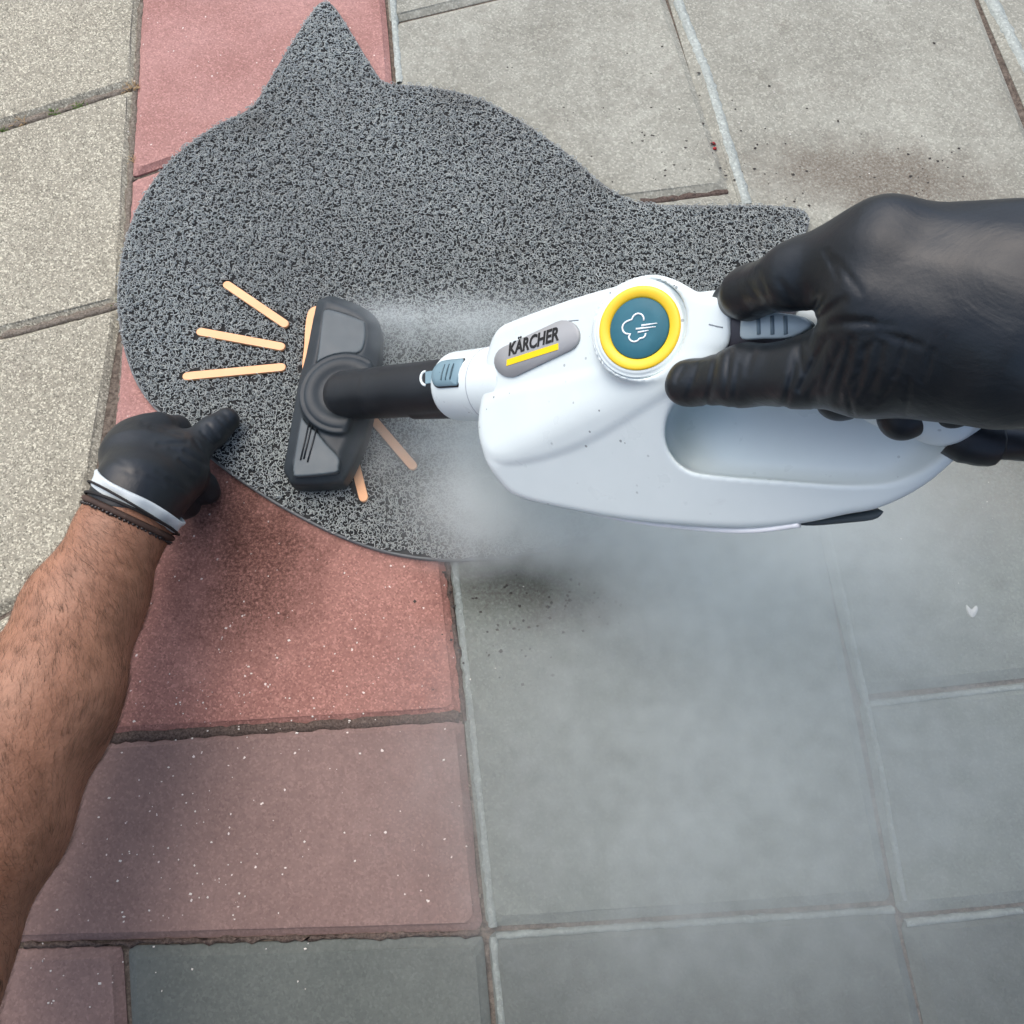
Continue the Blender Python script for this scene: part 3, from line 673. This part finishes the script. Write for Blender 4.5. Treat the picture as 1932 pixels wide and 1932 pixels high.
cloud = arc(-.6, 3.6, 2.7, -10, 175)+arc(-4.6, .3, 2.9, 110, 290)+arc(-1.6, -3.3, 2.7, 190, 330)+arc(1.4, -2.7, 1.9, 300, 370)
parts = [tube([onbtn(x, y*vs_) for x, y in cloud], .00055, 6)]
for y, x0, x1 in ((1.3, 1.2, 8.2), (-.2, -1.2, 7.6), (-1.7, -.2, 4.6)): parts.append(tube([onbtn(x0, (y-.25)*vs_), onbtn(x1, (y+.6)*vs_)], [.0007, .0003], 6))
obj('steam_symbol', *merge(parts), M_ICON, btn)
# badge with the maker's lettering
def bp(px, py): return onup(px, py, .001)
bo = []
ca_, cb_ = np.array([963., 682.]), np.array([1064., 634.]); dab = (cb_-ca_)/np.linalg.norm(cb_-ca_); nab = np.array([-dab[1], dab[0]])
for i in range(11): t = math.pi/2+i*math.pi/10; bo.append(ca_+30*(math.cos(t)*dab+math.sin(t)*nab))
for i in range(11): t = -math.pi/2+i*math.pi/10; bo.append(cb_+30*(math.cos(t)*dab+math.sin(t)*nab))
badge = obj('badge', *plate([bp(*p) for p in bo], NU, .0012, .0008), M_BADGE, cleaner)
e0, e1 = bp(962, 671), bp(1057, 641); ex = (e1-e0)/np.linalg.norm(e1-e0); ey = np.cross(NU, ex); tw = np.linalg.norm(e1-e0)
if ey@UP < 0: ey = -ey
fc = bpy.data.curves.new('lettering', 'FONT'); fc.body = 'K\u00c4RCHER'; fc.size = 1; fc.shear = .22; fc.offset = .03; fc.extrude = .012; fc.resolution_u = 3
fo = bpy.data.objects.new('lettering_source', fc); COL.objects.link(fo)
bpy.context.view_layer.update()
me = bpy.data.meshes.new_from_object(fo.evaluated_get(bpy.context.evaluated_depsgraph_get())); bpy.data.objects.remove(fo); bpy.data.curves.remove(fc)
tv = np.array([v.co[:] for v in me.vertices]); tf = [tuple(p.vertices) for p in me.polygons]; bpy.data.meshes.remove(me)
sc_ = tw/(tv[:, 0].max()-tv[:, 0].min()); tv[:, 0] -= tv[:, 0].min()
obj('lettering', e0+NU*.0014+np.outer(tv[:, 0]*sc_, ex)+np.outer(tv[:, 1]*sc_*1.05, ey)+np.outer(tv[:, 2]*sc_, NU), tf, M_INK, badge, smooth=False)
obj('yellow_bar', *plate([bp(*p) for p in ((959, 679), (1056, 648), (1056, 660), (958, 691))], NU, .0016, .0002), M_PRINTY, badge, smooth=False)
# collar and trigger on the handle
h0, h1 = W(hpts[0][0]), W(hpts[1][0]); hx = (h1-h0)/np.linalg.norm(h1-h0); hl = np.linalg.norm(h1-h0)
hn = CAM-h0; hn = hn-hx*(hn@hx); hn /= np.linalg.norm(hn); hs_ = np.cross(hn, hx)
if hs_@(-UP) < 0: hs_ = -hs_
c0 = h0+hx*.24*hl
obj('collar', *lathe(c0, hx, hn, -hs_, [(0, .0185), (.006, .0205), (.0095, .0236), (.011, .0242), (.018, .0230), (.040, .0206), (.050, .0198)], 40), plastic('dark_collar', (.035, .032, .04), .45), cleaner)
td = np.dot(h1-CAM, FW)-.0215
to_ = [(1404, 592), (1412, 588), (1440, 588), (1480, 591), (1515, 598), (1534, 612), (1520, 626), (1490, 638), (1440, 640), (1404, 640), (1400, 620)]
tctr = atd(1462, 614, td-.0005)
def ontr(px, py, off=0.):
    r = ray(px, py); t = ((tctr-CAM)@hn)/(r@hn); return CAM+t*r+hn*off
trg = obj('trigger', *plate([ontr(*p) for p in spline(to_, 3)], hn, .0032, .0014), plastic('trigger_grey', (.47, .57, .59), .38), cleaner)
for x in (1437, 1463, 1488):
    obj('grip_rib', *tube([ontr(x, 597, .0030), ontr(x+1, 632, .0030)], .0012, 6), plastic('rib_grey', (.20, .27, .30), .5), trg)
# cord
cp0 = W(loc(1806, 815, -.020)); 
obj('cord_guard', *tube(spline([cp0, atd(1840, 833, .362), atd(1870, 836, .362)], 5, False), [.0125]*5+[.0115]*6, 14), M_BLACK, cleaner)
obj('cord', *tube(spline([atd(1850, 834, .362), atd(1932, 838, .365), atd(2060, 860, .38), atd(2250, 960, .45), atz(2500, 1250, .01)], 6, False), .0085, 12), M_BLACK, cleaner)

# ================================================================ PERSON
person = empty('person', (*atz(-130, 1850)[:2], 0), 'person with bare hairy forearm and black gloves holding the steam cleaner and doormat', 'person')
sk = N('skin'); c = sk.mix(sk.ramp(sk.noise(11, 6, .65, dist=.6), .32, .68), srgb(163, 118, 92), srgb(112, 76, 55))
c = sk.mix(sk.ramp(sk.noise(90, 6, .7), .45, .75, 0, .5), c, srgb(98, 64, 44)); c = sk.mix(sk.ramp(sk.noise(320, 3), .55, .75, 0, .35), c, srgb(166, 122, 98))
sk.bump(sk.math('ADD', sk.noise(330, 4, .6), sk.vor(500)), .2, .0008); M_SKIN = sk.out(c, .5, .35, Subsurface_Weight=.08, Subsurface_Radius=(.01, .004, .002))
gl = N('black_nitrile'); gc = gl.mix(gl.ramp(gl.noise(12, 4), .3, .7), (.0058, .0080, .0100), (.0125, .0172, .0210))
gb = gl.math('ADD', gl.math('MULTIPLY', gl.noise(60, 5, .6), .9), gl.math('MULTIPLY', gl.noise(260, 3), .15)); gl.bump(gl.math('ADD', gb, gl.math('MULTIPLY', gl.noise(22, 4, .6, dist=2.0), 1.2)), .16, .003)
M_GLOVE = gl.out(gc, gl.ramp(gl.noise(35, 4), .3, .7, .36, .52), .42)
# left forearm (bare), then the rest of the body behind the frame
ARM = [((258, 905), .668, .028), ((238, 985), .655, .0332), ((163, 1138), .62, .0415), ((80, 1325), .575, .0520), ((-25, 1555), .54, .051), ((-150, 1840), .51, .047)]
arm = [(atd(*p, d), r) for p, d, r in ARM]
V3 = lambda *p: np.array(p, float)
el_l = arm[-1][0]
aa = np.array([a for a, _ in arm])
UPL = [(el_l, .047), (V3(-.33, -.25, .24), .050), (V3(-.22, -.37, .38), .060)]
UPR = [(V3(.23, -.37, .40), .060), (V3(.36, -.22, .40), .050), (V3(.47, -.07, .40), .045), (V3(.40, .05, .44), .043), (D_R := atd(2350, 590, .28), .030)]
def f_body2(P):
    d = chain(P, arm+UPL[1:], .02)+.0016*np.sin(P[..., 0]*60+P[..., 1]*35)*np.cos(P[..., 1]*48)
    d = smin(d, chain(P, UPR, .02), .02)
    d = smin(d, cone(P, V3(-.17, -.40, .39), V3(.17, -.40, .41), .075, .075), .05)
    d = smin(d, cone(P, V3(0, -.44, .36), V3(0, -.84, .34), .125, .13), .05)
    d = smin(d, chain(P, [(V3(0, -.40, .44), .060), (V3(0, -.27, .58), .054)], .01), .03)
    d = smin(d, cone(P, V3(0, -.235, .69), V3(0, -.17, .665), .082, .074), .02)                # skull
    d = smin(d, cone(P, V3(0, -.155, .63), V3(0, -.165, .585), .055, .032), .03)               # face and jaw
    d = smin(d, cone(P, V3(0, -.098, .655), V3(0, -.085, .625), .009, .013), .010)             # nose
    for x in (-1, 1):
        d = smin(d, cone(P, V3(x*.083, -.215, .665), V3(x*.090, -.225, .635), .012, .008), .006)  # ears
        d = smax(d, -(np.linalg.norm(P-V3(x*.031, -.083, .662), axis=-1)-.014), .008)             # eye sockets
        d = smin(d, np.linalg.norm(P-V3(x*.031, -.103, .658), axis=-1)-.012, .002)                # eyes
    d = smax(d, -cone(P, V3(-.022, -.108, .594), V3(.022, -.108, .594), .004, .004), .006)      # mouth
    return d
V, Q = nets(f_body2, [-.52, -.99, .05], [.54, aa[:, 1].max()+.04, .80], .0062)
body = obj('body', V, Q, M_SKIN, person)
M_SHIRT = plastic('dark_shirt', (.03, .033, .04), .9, .2, .3, 500, .15); M_TROUS = plastic('dark_trousers', (.035, .04, .055), .9, .2, .3, 500, .15)
def f_shirt(P):
    d = chain(P, [(UPL[1][0]*.6+UPL[2][0]*.4, .066), (UPL[2][0], .075)], .02)
    d = smin(d, chain(P, [(UPR[0][0], .075), (UPR[0][0]*.35+UPR[1][0]*.65, .066)], .02), .03)
    d = smin(d, cone(P, V3(-.17, -.40, .39), V3(.17, -.40, .41), .088, .088), .05)
    d = smin(d, cone(P, V3(0, -.44, .36), V3(0, -.84, .34), .143, .15), .05)
    d = smax(d, -cone(P, V3(0, -.38, .46), V3(0, -.25, .62), .066, .07), .006)
    return d+.002*np.sin(P[..., 1]*70+P[..., 0]*40)*np.sin(P[..., 2]*55)
V, Q = nets(f_shirt, [-.42, -1.02, .16], [.46, -.15, .56], .010, 1); obj('shirt', V, Q, M_SHIRT, person)
def f_trous(P):
    d = cone(P, V3(-.06, -.92, .33), V3(.06, -.92, .33), .14, .14)
    for x in (-1, 1):
        d = smin(d, chain(P, [(V3(x*.10, -.90, .30), .10), (V3(x*.17, -.60, .085), .068), (V3(x*.17, -.62, .07), .062), (V3(x*.15, -1.02, .052), .046)], .02), .03)
    return np.maximum(d, .001-P[..., 2])+.002*np.sin(P[..., 1]*60)*np.sin(P[..., 2]*70)
V, Q = nets(f_trous, [-.30, -1.12, -.02], [.30, -.45, .50], .011, 1); obj('trousers', V, Q, M_TROUS, person)
for x in (-1, 1):
    f_shoe = lambda P, x=x: np.maximum(smin(cone(P, V3(x*.15, -1.07, .055), V3(x*.15, -1.10, .05), .048, .045), cone(P, V3(x*.15, -1.12, .035), V3(x*.145, -1.27, .032), .042, .032), .02), .001-P[..., 2])
    V, Q = nets(f_shoe, [x*.15-.07, -1.34, -.02], [x*.15+.07, -1.0, .14], .009, 1); obj('shoe', V, Q, M_SHIRT, person)
def f_hair(P):
    d = cone(P, V3(0, -.243, .698), V3(0, -.172, .682), .085, .072)
    d = smax(d, -(P[..., 2]-.672+(P[..., 1]+.17)*-.7), .01)
    return d+.002*np.sin(P[..., 0]*300)*np.sin(P[..., 1]*260)
V, Q = nets(f_hair, [-.12, -.36, .55], [.12, -.06, .81], .006, 1); obj('hair', V, Q, plastic('hair_dark', (.02, .014, .010), .6, .4), person)
def creases(P, lines):
    px_, py_ = pix(P); d = 0
    for (x0, y0, x1, y1, dep, sig) in lines:
        ex_, ey_ = x1-x0, y1-y0; l2_ = ex_*ex_+ey_*ey_; t = ((px_-x0)*ex_+(py_-y0)*ey_)/l2_; tc = np.clip(t, 0, 1)
        dist = np.hypot(px_-x0-tc*ex_, py_-y0-tc*ey_)
        d = d+dep*np.exp(-(dist/sig)**2)*(1-.5*np.abs(tc-.5)*2)-dep*.18*np.exp(-((dist-2.2*sig)/(sig*1.2))**2)
    return d
def D(px, py, d): return atd(px, py, d)
LG = dict(
    palm=[(D(248, 958, .657), .0360), (D(260, 925, .664), .0345), (D(264, 866, .695), .0300), (D(266, 850, .705), .0262)],
    back=[(D(246, 858, .70), .0205), (D(325, 870, .706), .0255)],
    side=[(D(300, 925, .685), .0285), (D(335, 900, .705), .0255)],
    index=[(D(258, 834, .705), .0180), (D(302, 807, .722), .0138), (D(335, 806, .745), .0110), (D(348, 815, .757), .0095)],
    thumb=[(D(315, 880, .700), .0225), (D(362, 846, .725), .0170), (D(402, 814, .743), .0146), (D(428, 793, .755), .0126)],
    middle=[(D(350, 890, .715), .0200), (D(383, 915, .738), .0125), (D(392, 928, .745), .0108), (D(375, 935, .748), .0100)],
    ring=[(D(318, 930, .70), .0190), (D(352, 953, .733), .0118), (D(345, 962, .738), .0100)])
LC = [(380, 815, 404, 842, .0011, 3.2), (393, 802, 412, 824, .0011, 3.2), (410, 790, 434, 812, .0010, 3.2), (366, 830, 384, 856, .0010, 3.5), (422, 780, 438, 796, .0007, 3),
      (350, 852, 390, 878, .0013, 4), (340, 868, 372, 892, .0012, 4), (300, 838, 352, 836, .0010, 4), (322, 846, 356, 862, .0007, 4), (286, 806, 340, 822, .0012, 4), (222, 884, 262, 898, .0006, 5), (262, 892, 306, 915, .0007, 5),
      (212, 862, 240, 880, .0005, 5), (318, 905, 352, 925, .0009, 4), (300, 890, 330, 912, .0006, 5), (270, 800, 292, 812, .0005, 4)]
def f_lg(P):
    d = None
    for k_, k in (('palm', .02), ('back', .02), ('side', .02), ('index', .012), ('thumb', .012), ('middle', .006), ('ring', .005)):
        e = chain(P, LG[k_], .006); d = e if d is None else smin(d, e, k)
    for kx, ky in ((236, 822), (256, 812), (280, 806)): d = smin(d, np.linalg.norm(P-D(kx, ky, .712), axis=-1)-.0105, .010)
    hem = arm[1][0]+(arm[0][0]-arm[1][0])*-.02; ax_ = arm[0][0]-arm[1][0]; ax_ = ax_/np.linalg.norm(ax_)
    d = smax(d, -((P-hem)@ax_), .003)
    return np.maximum(d+creases(P, LC), .0012-P[..., 2]+0*d)
lp = np.array([p for v in LG.values() for p, _ in v]); V, Q = nets(f_lg, np.maximum(lp.min(0)-.045, [-9, -9, -.002]), lp.max(0)+.045, .0014)
glove = obj('glove', V, Q, M_GLOVE, person, label='black nitrile glove gripping the mat edge, white cuff')
# white cuff round the wrist, bracelets
ax_ = arm[0][0]-arm[1][0]; ax_ /= np.linalg.norm(ax_); u_ = CAM-arm[1][0]; u_ -= ax_*(u_@ax_); u_ /= np.linalg.norm(u_); v_ = np.cross(ax_, u_)
co = arm[1][0]+ax_*.012+RT*.004
M_CUFF = plastic('pale_cuff', (.50, .55, .545), .5, .5, .3, 160, .15)
CT = ax_+.12*u_+.45*RT; CT /= np.linalg.norm(CT); cu = u_-CT*(u_@CT); cu /= np.linalg.norm(cu); cv = np.cross(CT, cu)
obj('cuff', *lathe(co, CT, cu, cv, [(.001, .0394), (.002, .0402), (.005, .0411), (.008, .0416), (.0105, .0428), (.0125, .0424), (.0132, .0410), (.011, .0388), (.005, .0387), (.001, .0388)], 72, .0011), M_CUFF, glove)
BN = ax_+.28*RT+.10*u_; BN /= np.linalg.norm(BN); bu = u_-BN*(u_@BN); bu /= np.linalg.norm(bu); bv = np.cross(BN, bu); bc = arm[1][0]+RT*.0012
M_CORD = plastic('cord_black', (.015, .013, .012), .7, .3); M_BROWN = plastic('cord_brown', (.06, .035, .025), .7, .3, var=.4); M_BEAD = plastic('bead', (.02, .016, .015), .35, .5)
def loop(off, rad, tilt, ph, r, mat, name):
    t = np.linspace(0, 2*math.pi, 72); C = bc+BN*off
    P = [C+rad*(math.cos(a)*bu+math.sin(a)*bv)+BN*tilt*math.cos(a+ph) for a in t]
    return obj(name, *tube(P, r, 6, False), mat, person)
loop(.0085, .0405, .003, .3, .0013, M_CORD, 'bracelet'); loop(.0130, .0425, .006, 1.4, .0011, M_CORD, 'bracelet'); loop(.0035, .0386, .002, 2.0, .0030, M_BROWN, 'bracelet')
bt = np.linspace(0, 2*math.pi, 64, endpoint=False); parts = []
C = bc-BN*.0010
for a in bt:
    c = C+.0384*(math.cos(a)*bu+math.sin(a)*bv)+BN*.002*math.cos(a+1.2); vv, ff = blobs([c], .0021, .0022, 1); vv[:, 2] += c[2]; parts.append((vv, ff))
obj('bead_bracelet', *merge(parts), M_BEAD, person)
# arm hair
bm_ = body.data; nv = len(bm_.vertices); co_ = np.empty(nv*3, np.float32); bm_.vertices.foreach_get('co', co_); co_ = co_.reshape(-1, 3)+np.array(wloc(person))
no_ = np.empty(nv*3, np.float32); bm_.vertices.foreach_get('normal', no_); no_ = no_.reshape(-1, 3)
axd = arm[2][0]-arm[4][0]; axd /= np.linalg.norm(axd)
sel = np.where(((co_-arm[1][0])@(-axd) > .004))[0]
sel = sel[np.isin(sel, np.where(co_[:, 0] < -.16)[0]) & (co_[sel][:, 1] > -.22)]; sel = rng.choice(sel, 11000)
hn_ = no_[sel]; nh = len(sel); jt = rng.normal(0, .003, (nh, 3)); hp = co_[sel]+jt-hn_*(jt*hn_).sum(1)[:, None]-hn_*.0002
tg_ = axd-hn_*(hn_@axd)[:, None]; tg_ /= np.linalg.norm(tg_, axis=1)[:, None]+1e-9; side = np.cross(hn_, tg_)
ang = (rng.normal(.75, .25, nh)+.4*np.sin(hp[:, 0]*25+hp[:, 1]*18))[:, None]; tdir = np.cos(ang)*tg_+np.sin(ang)*side
ln = rng.uniform(.006, .017, nh)[:, None]; curl = rng.normal(0, .2, nh)[:, None]
P = []
for t in (0, .33, .66, 1.): P.append(hp+ln*(tdir*t+hn_*(.32*t-.22*t*t)+np.cross(hn_, tdir)*curl*t*t))
P = np.stack(P, 1); wd = np.cross(hn_, tdir); wd /= np.linalg.norm(wd, axis=1)[:, None]
rad_ = np.array([.00006, .00006, .00004, .00001])
V = np.stack([P+wd[:, None]*rad_[None, :, None], P-wd[:, None]*rad_[None, :, None]+hn_[:, None]*.00002, P+hn_[:, None]*rad_[None, :, None]*1.6], 2).reshape(-1, 3)
ix = np.arange(nh*12).reshape(nh, 4, 3); Fs = [np.stack([ix[:, :-1, j], ix[:, 1:, j], ix[:, 1:, (j+1) % 3], ix[:, :-1, (j+1) % 3]], -1).reshape(-1, 4) for j in range(3)]
obj('arm_hair', V, np.concatenate(Fs), plastic('hair_brown', (.085, .048, .028), .6, .3), person, kind='stuff')
# right glove round the handle
RG = dict(
    wrist=[(D(2350, 528, .285), .026), (D(1900, 500, .305), .0238), (D(1670, 484, .322), .0212)],
    back=[(D(2350, 590, .280), .028), (D(1900, 575, .300), .0245), (D(1650, 570, .322), .0215)],
    heel=[(D(2350, 660, .285), .026), (D(1900, 665, .305), .0245), (D(1700, 650, .325), .0220)],
    thenar=[(D(2350, 690, .30), .022), (D(1880, 692, .322), .0225), (D(1640, 688, .345), .0220)],
    index=[(D(1660, 470, .322), .0210), (D(1500, 520, .350), .0152), (D(1412, 551, .385), .0128), (D(1385, 572, .42), .0110), (D(1410, 640, .455), .011)],
    thumb=[(D(1640, 692, .345), .0215), (D(1525, 702, .366), .0172), (D(1405, 709, .398), .0160), (D(1305, 723, .428), .0122), (D(1296, 724, .430), .0118)],
    middle=[(D(1690, 520, .33), .0200), (D(1600, 590, .385), .0150), (D(1590, 680, .415), .0140), (D(1588, 745, .392), .0140)],
    ring=[(D(1760, 570, .32), .0200), (D(1720, 640, .365), .0150), (D(1715, 730, .385), .0140), (D(1706, 781, .364), .0130)],
    little=[(D(1830, 620, .315), .0180), (D(1810, 680, .345), .0140), (D(1805, 740, .362), .0120), (D(1796, 768, .350), .0105)])
RC = [(1318, 690, 1296, 752, .0008, 5), (1352, 672, 1334, 760, .0012, 5), (1378, 662, 1368, 745, .0010, 5), (1392, 690, 1384, 766, .0006, 5), (1424, 655, 1410, 700, .0005, 6), (1512, 650, 1480, 768, .0011, 6),
      (1560, 640, 1508, 735, .0013, 6), (1588, 652, 1552, 735, .0011, 6), (1606, 640, 1580, 758, .0009, 6), (1634, 655, 1615, 740, .0009, 6), (1664, 650, 1640, 765, .0007, 7), (1540, 720, 1525, 750, .0007, 5),
      (1538, 606, 1590, 566, .0013, 7), (1545, 612, 1640, 606, .0008, 8), (1412, 540, 1436, 566, .0007, 5), (1555, 556, 1532, 590, .0010, 6), (1470, 530, 1500, 575, .0005, 6), (1290, 694, 1276, 718, .0008, 4)]
_r = random.Random(5)
for _ in range(16):
    cx_, cy_ = _r.uniform(1490, 1730), _r.uniform(640, 760); a_ = _r.gauss(1.9, .25); l_ = _r.uniform(14, 40)
    RC.append((cx_-l_*math.cos(a_), cy_-l_*math.sin(a_), cx_+l_*math.cos(a_), cy_+l_*math.sin(a_), _r.uniform(.0003, .0008), _r.uniform(3.5, 5)))
for (cx_, cy_, a_, l_) in ((1440, 540, 1.2, 28), (1600, 520, .9, 40), (1570, 500, 1.1, 26), (1640, 610, .1, 45), (1700, 640, .3, 40), (1750, 690, 1.9, 30)):
    RC.append((cx_-l_*math.cos(a_), cy_-l_*math.sin(a_), cx_+l_*math.cos(a_), cy_+l_*math.sin(a_), .0006, 6))
def f_rg(P):
    d = None
    for k_, k in (('wrist', .02), ('back', .022), ('heel', .022), ('thenar', .022), ('index', .010), ('thumb', .010), ('middle', .006), ('ring', .005), ('little', .005)):
        e = chain(P, RG[k_], .006); d = e if d is None else smin(d, e, k)
    return d+creases(P, RC)+.0005*np.sin(P[..., 0]*210+P[..., 1]*90)*np.sin(P[..., 1]*170)
rp = np.array([p for v in RG.values() for p, _ in v]); V, Q = nets(f_rg, rp.min(0)-.04, rp.max(0)+.04, .0014)
obj('glove', V, Q, M_GLOVE, person, label='long black nitrile glove closed round the white handle')

# ================================================================ STEAM
st = bpy.data.materials.new('steam'); st.use_nodes = True; t = st.node_tree; t.nodes.clear()
m = N.__new__(N); m.m = st; m.t = t
out = m.n('ShaderNodeOutputMaterial'); pv = m.n('ShaderNodeVolumePrincipled')
m.set(pv, 'Density', 1.0); m.set(pv, 'Color', (.92, .957, .938, 1)); m.set(pv, 'Anisotropy', .2); m.set(out, 'Volume', pv.outputs[0])
PUFF = [((775, 585, .02), (.070, .036, .035), 26), ((720, 640, .025), (.03, .05, .03), 14), ((850, 640, .03), (.06, .03, .03), 10), ((830, 830, .03), (.05, .045, .04), 12), ((935, 592, .03), (.09, .036, .035), 22), ((770, 850, .03), (.05, .045, .03), 13), ((900, 885, .05), (.032, .075, .055), 34), ((955, 965, .04), (.055, .038, .05), 46),
        ((1085, 990, .05), (.09, .030, .05), 38), ((1330, 1040, .06), (.15, .07, .07), 18), ((1500, 965, .17), (.12, .05, .08), 9), ((1300, 1330, .05), (.17, .14, .08), 9), ((1250, 1600, .04), (.15, .13, .07), 7), ((1560, 1380, .05), (.22, .20, .09), 7), ((1000, 1125, .03), (.085, .034, .09), -12)]
gt = bpy.data.node_groups.new('steam_fog', 'GeometryNodeTree')
gt.interface.new_socket('Geometry', in_out='INPUT', socket_type='NodeSocketGeometry'); gt.interface.new_socket('Geometry', in_out='OUTPUT', socket_type='NodeSocketGeometry')
m.t = gt
go = m.n('NodeGroupOutput'); m.n('NodeGroupInput'); vc = m.n('GeometryNodeVolumeCube'); sm_ = m.n('GeometryNodeSetMaterial'); sm_.inputs['Material'].default_value = st
posn = m.n('GeometryNodeInputPosition').outputs[0]
n1 = m.ramp(m.noise(13, 5, .62, vec=posn, dist=.8), .32, .70, .55, 1.2); n2 = m.ramp(m.noise(60, 3, .6, vec=posn), .35, .65, .55, 1.35)
STEAM_C = np.array([.20, .08, .155])
tot = None
for (p, rr_, amp) in PUFF:
    c = atz(*p)-STEAM_C; sb = m.n('ShaderNodeVectorMath', operation='SUBTRACT'); m.set(sb, 0, posn); m.set(sb, 1, tuple(c))
    sc = m.n('ShaderNodeVectorMath', operation='DIVIDE'); m.set(sc, 0, sb.outputs[0]); m.set(sc, 1, rr_)
    dt = m.n('ShaderNodeVectorMath', operation='DOT_PRODUCT'); m.set(dt, 0, sc.outputs[0]); m.set(dt, 1, sc.outputs[0])
    gsn = m.math('MULTIPLY', m.math('POWER', 2.718, m.math('MULTIPLY', dt.outputs['Value'], -1.)), amp)
    tot = gsn if tot is None else m.math('ADD', tot, gsn)
dens = m.math('MULTIPLY', m.math('MAXIMUM', m.math('SUBTRACT', m.math('MULTIPLY', m.math('MULTIPLY', tot, n1), n2), .35), 0.), .72)
m.set(vc, 'Density', dens)
hb = np.array([.40, .36, .139])
for k_, v_3 in (('Min', tuple(-hb)), ('Max', tuple(hb)), ('Resolution X', 134), ('Resolution Y', 120), ('Resolution Z', 46)): m.set(vc, k_, v_3)
gt.links.new(vc.outputs[0], sm_.inputs[0]); gt.links.new(sm_.outputs[0], go.inputs[0])
cb = np.array([(x, y, z) for x in (-1, 1) for y in (-1, 1) for z in (-1, 1)])*hb
o = obj('steam', cb, [(0, 1, 3, 2), (4, 6, 7, 5), (0, 4, 5, 1), (2, 3, 7, 6), (0, 2, 6, 4), (1, 5, 7, 3)], st, None, kind='stuff'); o.location = tuple(STEAM_C)
o['label'] = 'white steam drifting over the doormat and grey slabs'
md = o.modifiers.new('fog', 'NODES'); md.node_group = gt
